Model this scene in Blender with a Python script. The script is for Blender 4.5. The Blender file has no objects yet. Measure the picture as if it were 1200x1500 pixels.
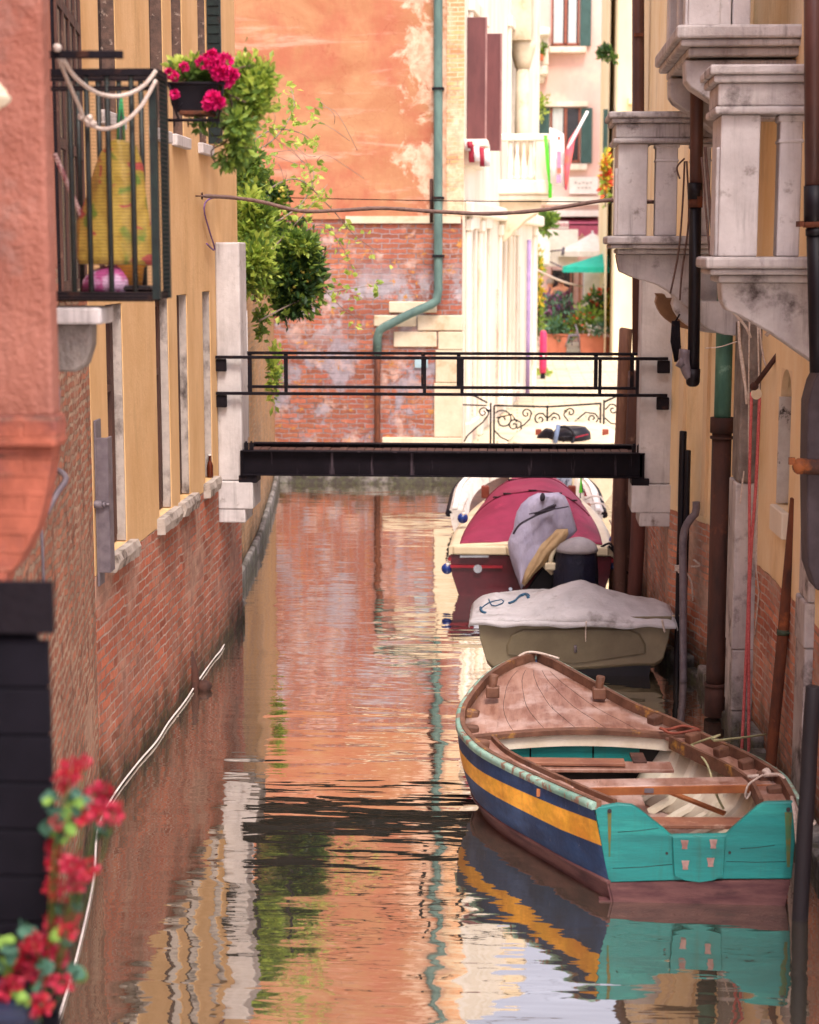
import bpy, bmesh, math, random
from mathutils import Vector, Matrix, noise
random.seed(7)
SC = bpy.context.scene
# ------------------------------------------------------------------ camera, world, sun, exposure
F, CH = 2600.0, 4.0                      # focal length in photo pixels (1200 wide), eye height over the water
PIT = math.atan(386/F); YAW = math.atan(160/F*math.cos(PIT))
cam = bpy.data.cameras.new('camera'); camo = bpy.data.objects.new('camera', cam)
SC.collection.objects.link(camo); SC.camera = camo
camo.location = (0, 0, CH); camo.rotation_euler = (math.pi/2-PIT, 0, YAW)
cam.sensor_fit = 'VERTICAL'; cam.sensor_height = 36; cam.lens = F/1500*36
cam.clip_start = .1; cam.clip_end = 1000
cam.dof.use_dof = True; cam.dof.focus_distance = 14.2; cam.dof.aperture_fstop = 2.4
SUN_EL, SUN_AZ = math.radians(60), math.radians(163)     # behind the camera, a little to the right
W = bpy.data.worlds.new('World'); SC.world = W; W.use_nodes = True
wn, wl_ = W.node_tree.nodes, W.node_tree.links
bg = wn['Background']; sky = wn.new('ShaderNodeTexSky'); sky.sky_type = 'NISHITA'; sky.sun_disc = False
sky.sun_elevation = SUN_EL; sky.sun_rotation = SUN_AZ; sky.dust_density = 4; sky.ozone_density = .6; sky.air_density = 1.2
hs = wn.new('ShaderNodeHueSaturation'); hs.inputs['Saturation'].default_value = .42
mu = wn.new('ShaderNodeMixRGB'); mu.blend_type = 'MULTIPLY'; mu.inputs[0].default_value = 1; mu.inputs[2].default_value = (1.08, .97, 1.04, 1)
wl_.new(sky.outputs[0], hs.inputs['Color']); wl_.new(hs.outputs[0], mu.inputs[1]); wl_.new(mu.outputs[0], bg.inputs[0])
bg.inputs[1].default_value = .15
sl = bpy.data.lights.new('sun', 'SUN'); sl.energy = 1.4; sl.angle = math.radians(14); sl.color = (1, .93, .82)
so = bpy.data.objects.new('sun', sl); SC.collection.objects.link(so)
sd = Vector((math.sin(SUN_AZ)*math.cos(SUN_EL), math.cos(SUN_AZ)*math.cos(SUN_EL), math.sin(SUN_EL)))
so.rotation_euler = sd.to_track_quat('Z', 'Y').to_euler()
SC.view_settings.view_transform = 'Standard'; SC.view_settings.look = 'None'
SC.view_settings.gamma = 1; SC.view_settings.exposure = 1.22
SC.cycles.max_bounces = 8; SC.cycles.diffuse_bounces = 4; SC.cycles.glossy_bounces = 4
# ------------------------------------------------------------------ layout helpers (measure the photo into metres)
_R = camo.rotation_euler.to_matrix()
_fw, _rt, _up = _R @ Vector((0, 0, -1)), _R @ Vector((1, 0, 0)), _R @ Vector((0, 1, 0))
def at(px, py, X=None, Y=None, Z=None):
    r = _fw + _rt*((px-600)/F) + _up*((750-py)/F)
    t = X/r.x if X is not None else Y/r.y if Y is not None else (Z-CH)/r.z
    return Vector((t*r.x, t*r.y, CH+t*r.z))
def lerp(a, b, t): return a+(b-a)*t
def rnd(a, b): return random.uniform(a, b)
def C(h, k=1.0):
    h = h.lstrip('#'); o = []
    for i in (0, 2, 4):
        v = int(h[i:i+2], 16)/255
        o.append((v/12.92 if v <= .04045 else ((v+.055)/1.055)**2.4)*k)
    return (o[0], o[1], o[2], 1)
# ------------------------------------------------------------------ materials
class NT:
    def __init__(s, name):
        s.m = bpy.data.materials.new(name); s.m.use_nodes = True
        s.t = s.m.node_tree; s.b = s.t.nodes['Principled BSDF']
    def n(s, typ, ins=None, **kw):
        x = s.t.nodes.new('ShaderNode'+typ)
        for k, v in kw.items(): setattr(x, k, v)
        for k, v in (ins or {}).items():
            if hasattr(v, 'is_output'): s.t.links.new(v, x.inputs[k])
            else: x.inputs[k].default_value = v
        return x
    def set(s, k, v):
        if hasattr(v, 'is_output'): s.t.links.new(v, s.b.inputs[k])
        else: s.b.inputs[k].default_value = v
    def mix(s, f, a, b, mode='MIX'): return s.n('MixRGB', {0: f, 1: a, 2: b}, blend_type=mode).outputs[0]
    def ramp(s, f, lo, hi):
        return s.n('MapRange', {0: f, 1: lo, 2: hi, 3: 0., 4: 1.}, clamp=True).outputs[0]
    def noise(s, vec, scale, detail=5, rough=.6, dist=0.):
        return s.n('TexNoise', {'Vector': vec, 'Scale': scale, 'Detail': detail, 'Roughness': rough, 'Distortion': dist}).outputs[0]
    def math(s, op, a, b=0.): return s.n('Math', {0: a, 1: b}, operation=op).outputs[0]
    def vscale(s, vec, sc): return s.n('Mapping', {'Vector': vec, 'Scale': sc}).outputs[0]
    def bump(s, h, st=.3, d=.02):
        b = s.n('Bump', {'Strength': st, 'Distance': d, 'Height': h}); s.set('Normal', b.outputs[0])
_M = {}
def mat(name, c, c2=None, scale=5, rough=.7, bump=.25, bscale=40, metal=0., st=(1, 1, 1), lo=.38, hi=.66, stain=None, sscale=2.5, slo=.55, shi=.72, sst=(1, 1, 1), algae=False, spec=.4, grain=.12, bd=.01, streak=None, chip=None, trans=0.):
    if name in _M: return _M[name]
    N = NT(name); g = N.n('NewGeometry').outputs['Position']
    co = N.n('TexCoord').outputs['Object']
    v = N.vscale(co, st)
    col = N.mix(N.ramp(N.noise(v, scale), lo, hi), c, c2 or tuple(x*.72 for x in c[:3])+(1,))
    if grain:
        gn = N.noise(v, scale*9, 4, .7)
        col = N.mix(N.math('MULTIPLY', N.ramp(gn, .35, .75), grain), col, tuple(x*.3 for x in c[:3])+(1,))
    if stain:
        sn = N.noise(N.vscale(co, sst), sscale, 6, .65)
        col = N.mix(N.ramp(sn, slo, shi), col, stain)
    if streak:
        sc_, sa_ = streak; sv = N.noise(N.vscale(co, (9, 9, .55)), 1.6, 7, .7); sv2 = N.noise(co, 1.8, 4)
        col = N.mix(N.math('MULTIPLY', N.math('MULTIPLY', N.ramp(sv, .5, .72), N.ramp(sv2, .38, .62)), sa_), col, sc_)
    if chip:
        cc_, cs_, ck_, cst_ = chip; cn = N.noise(N.vscale(co, cst_), cs_, 9, .72, .4)
        col = N.mix(N.ramp(cn, ck_, ck_+.025), col, cc_)
    if algae: col = algaefy(N, g, col)
    if trans:
        tb = N.n('BsdfTranslucent', {'Color': tuple(min(1, x*1.25) for x in c[:3])+(1,)})
        mx = N.n('MixShader', {0: trans, 1: N.b.outputs[0], 2: tb.outputs[0]}); N.t.links.new(mx.outputs[0], N.t.nodes['Material Output'].inputs['Surface'])
    N.set('Base Color', col); N.set('Roughness', rough); N.set('Metallic', metal); N.set('Specular IOR Level', spec)
    if bump: N.bump(N.noise(v, bscale, 5, .65), bump, bd)
    _M[name] = N.m; return N.m
def algaefy(N, g, col, top=.52):
    z = N.n('SeparateXYZ', {0: g}).outputs[2]
    nz = N.noise(g, 3.0, 6, .7)
    h = N.math('SUBTRACT', z, N.math('MULTIPLY', N.math('SUBTRACT', nz, .5), 1.1))
    f = N.n('MapRange', {0: h, 1: top, 2: .06, 3: 0., 4: .93}, clamp=True).outputs[0]
    dk = N.mix(N.ramp(N.noise(g, 14, 4), .4, .65), C('#241c14'), C('#3d3f1e'))
    return N.mix(f, col, dk)
def brick(name, c1, c2, mort, bw=.25, bh=.068, ms=.012, tint=None, patches=(), plaster=None, algae=True, warp=.012, bump=.7, rough=.85, low=None):
    """bricks laid in metres over the mesh's box-projected UVs; patches = (colour, noise scale, lo, hi, zlo, zhi)"""
    N = NT(name); g = N.n('NewGeometry').outputs['Position']
    uv = N.n('TexCoord').outputs['UV']
    w = N.n('TexNoise', {'Vector': uv, 'Scale': 6., 'Detail': 3.}).outputs['Color']
    uvw = N.n('VectorMath', {0: uv, 1: N.n('VectorMath', {0: N.n('VectorMath', {0: w, 1: (.5, .5, .5)}, operation='SUBTRACT').outputs[0], 1: (warp*2.2, warp*2.2, 0)}, operation='MULTIPLY').outputs[0]}, operation='ADD').outputs[0]
    bt = N.n('TexBrick', {'Vector': uvw, 'Color1': c1, 'Color2': c2, 'Mortar': N.mix(N.ramp(N.noise(g, 1.7, 5, .7), .42, .62), mort, tuple(x*.42 for x in mort[:3])+(1,)), 'Scale': 1., 'Mortar Size': ms, 'Mortar Smooth': .25, 'Bias': -.1, 'Brick Width': bw, 'Row Height': bh})
    col, fac = bt.outputs[0], bt.outputs[1]
    inv = N.math('SUBTRACT', 1., fac)
    big = N.noise(g, 1.3, 5, .65)
    if tint: col = N.mix(N.math('MULTIPLY', N.ramp(big, .4, .62), inv), col, tint)
    # single bricks of another firing
    bt2 = N.n('TexBrick', {'Vector': uvw, 'Color1': (0, 0, 0, 1), 'Color2': (1, 1, 1, 1), 'Mortar': (0, 0, 0, 1), 'Scale': 1., 'Mortar Size': ms, 'Brick Width': bw, 'Row Height': bh, 'Bias': 0.}).outputs[0]
    col = N.mix(N.math('MULTIPLY', N.ramp(bt2, .6, .95), .55), col, tuple(min(1, x*k_+.02) for x, k_ in zip(c1[:3], (1.5, 1.3, 1.1)))+(1,))
    col = N.mix(N.math('MULTIPLY', N.math('MULTIPLY', N.ramp(bt2, .38, .02), inv), .5), col, tuple(x*.4 for x in c2[:3])+(1,))
    col = N.mix(N.math('MULTIPLY', N.ramp(N.noise(g, 22, 5, .7), .42, .72), .4), col, tuple(x*.35 for x in c1[:3])+(1,))
    hgt = N.math('ADD', N.math('MULTIPLY', inv, 1.), N.math('MULTIPLY', N.noise(g, 30, 4, .7), .7))
    z = N.n('SeparateXYZ', {0: g}).outputs[2]
    for (pc, ps, lo, hi, z0, z1) in patches:
        m = N.ramp(N.noise(g, ps, 7, .68, .3), lo, hi)
        zz = N.math('MULTIPLY', N.ramp(z, z0-.25, z0+.25), N.ramp(z, z1+.25, z1-.25))
        m = N.math('MULTIPLY', m, zz)
        pcol = N.mix(N.ramp(N.noise(g, 9, 5), .35, .7), pc, tuple(x*.6 for x in pc[:3])+(1,))
        col = N.mix(m, col, pcol); hgt = N.math('ADD', N.math('MULTIPLY', hgt, N.math('SUBTRACT', 1., N.math('MULTIPLY', m, .7))), N.math('MULTIPLY', m, .9))
    if plaster:
        p1, p2, zb, amp = plaster
        pm = N.math('ADD', z, N.math('MULTIPLY', N.math('SUBTRACT', N.noise(g, 2.2, 6, .7), .5), amp))
        pm = N.ramp(pm, zb-.004, zb+.004)
        v = N.vscale(g, (1.1, 1.1, .45))
        pc = N.mix(N.ramp(N.noise(v, 2.2, 6, .65), .36, .66), p1, p2)
        pc = N.mix(N.math('MULTIPLY', N.ramp(N.noise(N.vscale(g, (1, 1, .35)), 2.4, 6, .7), .56, .75), .55), pc, tuple(x*.62 for x in p2[:3])+(1,))
        pc = N.mix(N.math('MULTIPLY', N.ramp(N.noise(N.vscale(g, (6, 6, .3)), 3, 5, .7), .5, .8), .12), pc, tuple(x*.5 for x in p2[:3])+(1,))
        col = N.mix(pm, col, pc)
        hgt = N.math('ADD', N.math('MULTIPLY', hgt, N.math('SUBTRACT', 1., pm)), N.math('MULTIPLY', pm, N.math('ADD', 2.2, N.math('MULTIPLY', N.noise(g, 18, 6, .7), .5))))
    if algae: col = algaefy(N, g, col)
    N.set('Base Color', col); N.set('Roughness', rough); N.set('Specular IOR Level', .25)
    N.bump(hgt, bump, .018); return N.m
# ------------------------------------------------------------------ mesh builder
class MB:
    def __init__(s): s.v = []; s.f = []; s.mi = []; s.sm = []; s.m = 0
    def add(s, vs, fs, smooth=False):
        o = len(s.v); s.v += [Vector(p) for p in vs]
        for f in fs: s.f.append([i+o for i in f]); s.mi.append(s.m); s.sm.append(smooth)
        return s
    def box(s, x0, x1, y0, y1, z0, z1):
        vs = [(x, y, z) for z in (z0, z1) for y in (y0, y1) for x in (x0, x1)]
        return s.add(vs, [(0, 2, 3, 1), (4, 5, 7, 6), (0, 1, 5, 4), (1, 3, 7, 5), (3, 2, 6, 7), (2, 0, 4, 6)])
    def obox(s, a, b, w, h, up=(0, 0, 1)):
        """bar from a to b, w across, h along up, centred"""
        a, b = Vector(a), Vector(b); d = (b-a).normalized(); r = d.cross(Vector(up)).normalized()*w/2; u = r.cross(d).normalized()*h/2
        vs = [p+i*r+j*u for p in (a, b) for j in (-1, 1) for i in (-1, 1)]
        return s.add(vs, [(0, 1, 3, 2), (4, 6, 7, 5), (0, 4, 5, 1), (1, 5, 7, 3), (3, 7, 6, 2), (2, 6, 4, 0)])
    def tube(s, pts, r, seg=8, cap=True):
        pts = [Vector(p) for p in pts]; n = len(pts); rs = r if isinstance(r, (list, tuple)) else [r]*n
        vs = []; pu = None
        for i, p in enumerate(pts):
            d = (pts[min(i+1, n-1)]-pts[max(i-1, 0)]).normalized()
            if pu is None: pu = d.orthogonal().normalized()
            pu = (pu-d*pu.dot(d)); pu = pu.normalized() if pu.length > 1e-6 else d.orthogonal().normalized()
            q = d.cross(pu)
            for k in range(seg):
                a = 2*math.pi*k/seg; vs.append(p+(pu*math.cos(a)+q*math.sin(a))*rs[i])
        fs = [(i*seg+k, i*seg+(k+1) % seg, (i+1)*seg+(k+1) % seg, (i+1)*seg+k) for i in range(n-1) for k in range(seg)]
        s.add(vs, fs, True)
        if cap:
            o = len(s.v)-len(vs)
            for f in (list(range(seg))[::-1], [(n-1)*seg+k for k in range(seg)]):
                s.f.append([o+i for i in f]); s.mi.append(s.m); s.sm.append(False)
        return s
    def loft(s, rings, cap=True, smooth=True, close=True):
        k = len(rings[0]); vs = [p for r in rings for p in r]; n = len(rings)
        fs = [(i*k+j, i*k+(j+1) % k, (i+1)*k+(j+1) % k, (i+1)*k+j) for i in range(n-1) for j in range(k if close else k-1)]
        o = len(s.v); s.add(vs, fs, smooth)
        if cap:
            for f in (list(range(k))[::-1], [(n-1)*k+j for j in range(k)]):
                s.f.append([o+i for i in f]); s.mi.append(s.m); s.sm.append(False)
        return s
    def ell(s, c, rx, ry, rz, seg=16, rings=10, wob=0, ws=3.):
        c = Vector(c); R = []
        for i in range(1, rings):
            t = math.pi*i/rings; ring = []
            for j in range(seg):
                a = 2*math.pi*j/seg; d = Vector((math.sin(t)*math.cos(a), math.sin(t)*math.sin(a), -math.cos(t)))
                k = 1+wob*noise.noise(d*ws+c) if wob else 1
                ring.append(c+Vector((d.x*rx, d.y*ry, d.z*rz))*k)
            R.append(ring)
        return s.loft(R)
    def stack(s, rows, seg=24, wob=0., folds=0, famp=0., seed=0.):
        """closed body through horizontal ellipses (cx, cy, cz, rx, ry), bottom to top"""
        R = []
        for i, (cx, cy, cz, rx, ry) in enumerate(rows):
            ring = []
            for j in range(seg):
                a = 2*math.pi*j/seg; k = 1+famp*math.sin(folds*a+seed+i*.35)
                p = Vector((cx+rx*k*math.cos(a), cy+ry*k*math.sin(a), cz))
                if wob: p += Vector((noise.noise(p*5+Vector((seed, 0, 0))), noise.noise(p*5+Vector((0, seed, 9))), .5*noise.noise(p*5+Vector((3, 0, seed)))))*wob
                ring.append(p)
            R.append(ring)
        return s.loft(R)
    def prism(s, poly, d):
        """polygon (3D points) extruded by vector d"""
        n = len(poly); d = Vector(d); vs = [Vector(p) for p in poly]+[Vector(p)+d for p in poly]
        return s.add(vs, [list(range(n))[::-1], list(range(n, 2*n))]+[(i, (i+1) % n, n+(i+1) % n, n+i) for i in range(n)])
    def grid(s, fn, nu, nv, smooth=True):
        vs = [fn(i/nu, j/nv) for j in range(nv+1) for i in range(nu+1)]
        return s.add(vs, [(j*(nu+1)+i, j*(nu+1)+i+1, (j+1)*(nu+1)+i+1, (j+1)*(nu+1)+i) for j in range(nv) for i in range(nu)], smooth)
    def leaf(s, p, size, d=None, ln=2.0):
        d = Vector(d) if d else Vector((rnd(-1, 1), rnd(-1, 1), rnd(-.8, .6)))
        d = (d+Vector((rnd(-.5, .5), rnd(-.5, .5), rnd(-.5, .5)))).normalized(); q = d.cross(Vector((rnd(-1, 1), rnd(-1, 1), rnd(-1, 1)))).normalized()
        nn = d.cross(q)*size*.18; p = Vector(p)
        return s.add([p, p+d*size*ln*.5+q*size*.5+nn, p+d*size*ln, p+d*size*ln*.5-q*size*.5+nn], [(0, 1, 2), (0, 2, 3)])
def cloud(mb, c, rx, ry, rz, n, size, clumps=14, mats=(0, 1), weights=None, ln=2.0, droop=0, csz=.33):
    """leaves gathered in clumps through an ellipsoid, gaps between the clumps"""
    c = Vector(c)
    for k in range(clumps):
        while True:
            d = Vector((rnd(-1, 1), rnd(-1, 1), rnd(-1, 1)))
            if d.length < 1: break
        cc = c+Vector((d.x*rx, d.y*ry, d.z*rz)); cr = rnd(.6, 1.3)*csz
        m = random.choices(range(len(mats)), weights)[0] if weights else random.randrange(len(mats))
        for i in range(max(1, n//clumps)):
            e = Vector((random.gauss(0, .45), random.gauss(0, .45), random.gauss(0, .45)))
            mb.m = mats[m] if random.random() < .7 else random.choice(mats)
            mb.leaf(cc+Vector((e.x*rx*cr*1.6, e.y*ry*cr*1.6, e.z*rz*cr*1.6)), size*rnd(.6, 1.25), d=(e+Vector((0, 0, -droop))) if droop else e+Vector((0, -.2, .25)), ln=ln)
    return mb
COL = SC.collection; WL = {}
def mk(name, mb, mats, parent=None, loc=None, bevel=0, seg=1, sub=0, solid=0, smoothall=False):
    base = WL[parent.name] if parent else Vector(loc) if loc else None
    if base is None:
        xs = [v.x for v in mb.v]; ys = [v.y for v in mb.v]; zs = [v.z for v in mb.v]
        base = Vector(((min(xs)+max(xs))/2, (min(ys)+max(ys))/2, min(zs)))
    me = bpy.data.meshes.new(name); me.from_pydata([tuple(v-base) for v in mb.v], [], mb.f)
    for m in (mats if isinstance(mats, (list, tuple)) else [mats]): me.materials.append(m)
    for i, p in enumerate(me.polygons): p.material_index = mb.mi[i]; p.use_smooth = mb.sm[i] or smoothall
    uv = me.uv_layers.new(name='UVMap').data
    for p in me.polygons:
        nrm = p.normal; h = Vector((-nrm.y, nrm.x, 0))
        for li in p.loop_indices:
            co = me.vertices[me.loops[li].vertex_index].co+base
            uv[li].uv = (co.x, co.y) if abs(nrm.z) > .8 or h.length < 1e-4 else (co.dot(h.normalized()), co.z)
    o = bpy.data.objects.new(name, me); COL.objects.link(o)
    if parent: o.parent = parent
    else: o.location = base
    WL[o.name] = base
    if bevel:
        b = o.modifiers.new('bevel', 'BEVEL'); b.width = bevel; b.segments = seg; b.limit_method = 'ANGLE'; b.angle_limit = .6
    if sub: b = o.modifiers.new('sub', 'SUBSURF'); b.levels = b.render_levels = sub
    if solid: b = o.modifiers.new('solid', 'SOLIDIFY'); b.thickness = solid
    return o
def tag(o, label, cat, group=None):
    o['label'] = label; o['category'] = cat
    if group: o['group'] = group
    return o
def thing(name, label, cat, loc, group=None):
    o = bpy.data.objects.new(name, None); COL.objects.link(o); o.location = loc; WL[o.name] = Vector(loc); o.empty_display_size = .2
    return tag(o, label, cat, group)
def single(name, mb, mats, label, cat, group=None, **k): return tag(mk(name, mb, mats, None, **k), label, cat, group)
def struct(name, mb, mats, kind='structure', **k):
    o = mk(name, mb, mats, None, **k); o['kind'] = kind; return o
def wall(p0, p1, z0, z1, holes=(), depth=.15, thick=.3, mb=None):
    """vertical wall sheet from plan point p0 to p1, its face looking to the left of p0->p1; holes (u0,u1,v0,v1) get reveals"""
    mb = mb or MB(); p0 = Vector((p0[0], p0[1], 0)); p1 = Vector((p1[0], p1[1], 0)); L = (p1-p0).length; d = (p1-p0)/L
    n = Vector((-d.y, d.x, 0))
    us = sorted({0, L, *[h[0] for h in holes], *[h[1] for h in holes]}); vs = sorted({z0, z1, *[h[2] for h in holes], *[h[3] for h in holes]})
    P = lambda u, v, o=0: p0+d*u-n*o+Vector((0, 0, v))
    for i in range(len(us)-1):
        for j in range(len(vs)-1):
            uc, vc = (us[i]+us[i+1])/2, (vs[j]+vs[j+1])/2
            if any(h[0] < uc < h[1] and h[2] < vc < h[3] for h in holes): continue
            mb.add([P(us[i], vs[j]), P(us[i+1], vs[j]), P(us[i+1], vs[j+1]), P(us[i], vs[j+1])], [(0, 3, 2, 1)])
    # top, back and ends so that the wall is a solid
    for q in ([P(0, z1), P(L, z1), P(L, z1, thick), P(0, z1, thick)], [P(0, z0), P(0, z1), P(0, z1, thick), P(0, z0, thick)],
              [P(L, z0), P(L, z0, thick), P(L, z1, thick), P(L, z1)], [P(0, z0, thick), P(0, z1, thick), P(L, z1, thick), P(L, z0, thick)]):
        mb.add(q, [(0, 1, 2, 3)])
    for (u0, u1, v0, v1) in holes:
        for a, b in (((u0, v0), (u1, v0)), ((u1, v0), (u1, v1)), ((u1, v1), (u0, v1)), ((u0, v1), (u0, v0))):
            mb.add([P(*a), P(*b), P(*b, depth), P(*a, depth)], [(0, 1, 2, 3)])
    return mb
def frame_xy(p0, p1):
    p0 = Vector((p0[0], p0[1], 0)); p1 = Vector((p1[0], p1[1], 0)); d = (p1-p0).normalized(); n = Vector((-d.y, d.x, 0))
    return lambda u, v, o=0: p0+d*u+n*o+Vector((0, 0, v))
def lbox(mb, P, u0, u1, v0, v1, o0, o1):
    vs = [P(u, v, o) for o in (o0, o1) for v in (v0, v1) for u in (u0, u1)]
    return mb.add(vs, [(0, 1, 3, 2), (4, 6, 7, 5), (0, 4, 5, 1), (1, 5, 7, 3), (3, 7, 6, 2), (2, 6, 4, 0)])
def spline(pts, n):
    """n+1 points spread evenly along a smooth line through pts"""
    pts = [Vector(p) for p in pts]; D = []
    for i in range(len(pts)-1):
        a = pts[max(i-1, 0)]; b = pts[i]; c = pts[i+1]; d = pts[min(i+2, len(pts)-1)]
        for k in range(10):
            t = k/10; D.append(.5*((2*b)+(c-a)*t+(2*a-5*b+4*c-d)*t*t+(3*b-a-3*c+d)*t**3))
    D.append(pts[-1]); cum = [0]
    for i in range(len(D)-1): cum.append(cum[-1]+(D[i+1]-D[i]).length)
    out = []; j = 0
    for k in range(n+1):
        s_ = cum[-1]*k/n
        while j < len(D)-2 and cum[j+1] < s_: j += 1
        w = cum[j+1]-cum[j]; out.append(D[j].lerp(D[j+1], (s_-cum[j])/w if w else 0))
    return out
#@@PALETTE
# ------------------------------------------------------------------ palette
M_YEL = mat('ochre_plaster', C('#dcb892'), C('#cca278'), scale=1.4, st=(1, 1, .16), bump=.15, bscale=60, stain=C('#b77f3c', .9), sscale=1.2, sst=(1, 1, .3), slo=.58, shi=.8, grain=.1)
M_YEL2 = mat('warm_yellow_plaster', C('#ecd4b0'), C('#e0c092'), scale=1.5, st=(1, 1, .2), bump=.2, bscale=60, stain=C('#b88450'), slo=.6, shi=.78, grain=.12)
M_SAL = mat('salmon_plaster', C('#a06858'), C('#8e5646'), scale=2.6, bump=.8, bscale=22, stain=C('#8f7168', .9), sscale=3, slo=.54, shi=.72, bd=.03, streak=(C('#7d5248'), .5), chip=(C('#9a8478'), 3, .69, (1, 1, 1)))
M_STONE = mat('white_stone', C('#cac4c2'), C('#b6afad'), streak=(C('#574e4b'), .6), scale=3, bump=.35, bscale=22, stain=C('#6e6058'), sscale=5, slo=.6, shi=.74, rough=.8, bd=.012)
M_STONE2 = mat('weathered_stone', C('#c3bcb9'), C('#a19997'), streak=(C('#453b39'), .8), scale=2.5, bump=.7, bscale=14, stain=C('#4c4240'), sscale=3.4, slo=.53, shi=.68, rough=.85, bd=.015, algae=True)
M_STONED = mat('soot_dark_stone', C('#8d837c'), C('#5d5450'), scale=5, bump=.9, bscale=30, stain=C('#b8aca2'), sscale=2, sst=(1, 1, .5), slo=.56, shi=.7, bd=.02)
M_CREAM = mat('cream_stone', C('#d6c8ac'), C('#c6b394'), scale=2.5, bump=.3, bscale=25, stain=C('#a58f6c'), slo=.6, shi=.75)
M_IRON = mat('black_iron', C('#1a151b'), C('#120e14'), scale=20, rough=.7, spec=.15, bump=.4, stain=C('#4a2e22'), sscale=9, slo=.58, shi=.72)
M_GREENIRON = mat('dark_green_iron', C('#1d2b28'), C('#131b1c'), scale=20, rough=.5, bump=.2, stain=C('#3b2822'), sscale=10, slo=.62, shi=.74)
M_BLACKP = mat('black_pipe_paint', C('#19151c'), C('#110e14'), scale=10, spec=.25, rough=.45, bump=.06, stain=C('#38302e'), sscale=9, slo=.66, shi=.8)
M_BROWNP = mat('brown_pipe_paint', C('#5a3a33'), C('#452b27'), scale=6, rough=.45, bump=.1, st=(1, 1, .3))
M_RUST = mat('rusty_iron', C('#6e3b22'), C('#3f241b'), scale=9, rough=.85, bump=.5, bscale=50, st=(1, 1, .4), stain=C('#94512a'), sscale=7, slo=.58, shi=.72)
M_RUSTD = mat('dark_rusty_pipe', C('#4b2c22'), C('#33211d'), scale=9, rough=.8, bump=.4, bscale=50, st=(1, 1, .3), stain=C('#6c3c28'), sscale=6, slo=.58, shi=.74)
M_COPPER = mat('verdigris_copper', C('#5f8b78'), C('#3f6a5c'), scale=7, rough=.7, bump=.25, st=(1, 1, .35), stain=C('#8fb5a0'), sscale=6, slo=.6, shi=.75)
M_STEEL = mat('zinc_steel', C('#7b7278'), C('#655c63'), scale=12, rough=.55, metal=.2, bump=.08)
M_WOOD = mat('weathered_wood', C('#9a6a52'), C('#7d5140'), scale=4, st=(1, 1, 1), bump=.4, bscale=30, stain=C('#c9a893'), sscale=6, slo=.58, shi=.75, rough=.6)
M_WOODD = mat('dark_wood', C('#5a3b31'), C('#3e2924'), scale=6, st=(1, 1, .25), bump=.5, bscale=30, stain=C('#8a6a58'), sscale=5, slo=.6, shi=.76)
M_PILE = mat('oak_pile', C('#8a6048'), C('#5e4136'), scale=6, st=(1, 1, .12), bump=.7, bscale=25, stain=C('#b98f6a'), sscale=4, sst=(1, 1, .2), slo=.56, shi=.75)
M_DARK = mat('dark_interior', C('#1c1618'), C('#120e10'), bump=0, rough=.6)
M_GLASS = mat('dark_glass', C('#2b2a30'), C('#1d1c22'), bump=0, rough=.08, spec=.6, grain=0)
M_ROPE = mat('pale_rope', C('#d4c6bb'), C('#b6a597'), scale=60, bump=.5, bscale=120)
M_ROPER = mat('red_rope', C('#cc6a66'), C('#b04a4c'), scale=60, bump=.4, bscale=120)
M_LEAF = [mat('leaf_light', C('#93ab48'), C('#76923a'), scale=4, bump=0, rough=.5, grain=0, trans=.4), mat('leaf_mid', C('#66823c'), C('#4f6c30'), scale=4, bump=0, rough=.5, grain=0, trans=.4),
          mat('leaf_dark', C('#34502a'), C('#263f20'), scale=4, bump=0, rough=.45, grain=0, trans=.4), mat('leaf_lime', C('#bccb60'), C('#a2b84c'), scale=4, bump=0, rough=.5, grain=0, trans=.4)]
M_TWIG = mat('brown_twig', C('#6b5148'), C('#4e3a34'), scale=20, bump=.3)
M_FUCH = mat('fuchsia_petal', C('#d8126c'), C('#b80d58'), scale=12, bump=0, rough=.5, grain=0)
M_RED = mat('red_petal', C('#a81226'), C('#820c1e'), scale=14, bump=0, rough=.5, grain=0)
M_PINKP = mat('rose_petal', C('#b82e48'), C('#981f3a'), scale=14, bump=0, rough=.5, grain=0)
M_BUD = mat('yellow_bud', C('#cdbf58'), C('#b0a040'), bump=0, grain=0)
B_LEFT = brick('left_house_brick', C('#b57058'), C('#985a48'), C('#c0a698'), ms=.01, plaster=(C('#dfb988'), C('#cfa672'), 1.72, .05), bw=.26, bh=.078, warp=.022, tint=C('#b2624a'), patches=[(C('#c29a86'), 1.1, .5, .62, .7, 3.), (C('#a87c6c'), 2.2, .52, .64, .1, 1.6), (C('#c0937c'), 5, .56, .68, .2, 2)])
B_ROUGH = brick('rough_old_brick', C('#a8614a'), C('#8e4c3a'), C('#b89a80'), ms=.016, warp=.03, bump=1., patches=[(C('#b98d6c'), 1.6, .45, .58, -1, 7), (C('#9c6c56'), 4, .5, .62, -1, 7)])
B_FACADE = brick('facade_brick', C('#a05f4c'), C('#844a3e'), C('#9c8c8a'), bw=.29, bh=.085, ms=.011, tint=C('#ab6c4c'), warp=.035,
                 patches=[(C('#a9a1a4'), 1.25, .47, .53, 2.5, 3.6), (C('#9d9298'), 1.7, .53, .6, .1, 2.6), (C('#c4a294'), 2.6, .54, .66, .2, 4.6), (C('#c48a4c'), 6, .6, .64, .3, 4.4)])
B_RIGHT = brick('right_house_brick', plaster=(C('#f4deb8'), C('#eacb98'), 1.48, .1), c1=C('#dc9a7e'), c2=C('#c48268'), mort=C('#d2bcae'), ms=.009, warp=.024, tint=C('#b0624a'), patches=[(C('#c4a594'), 1.5, .47, .6, .3, 2.4), (C('#bf957c'), 5, .54, .66, .1, 2)])
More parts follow.
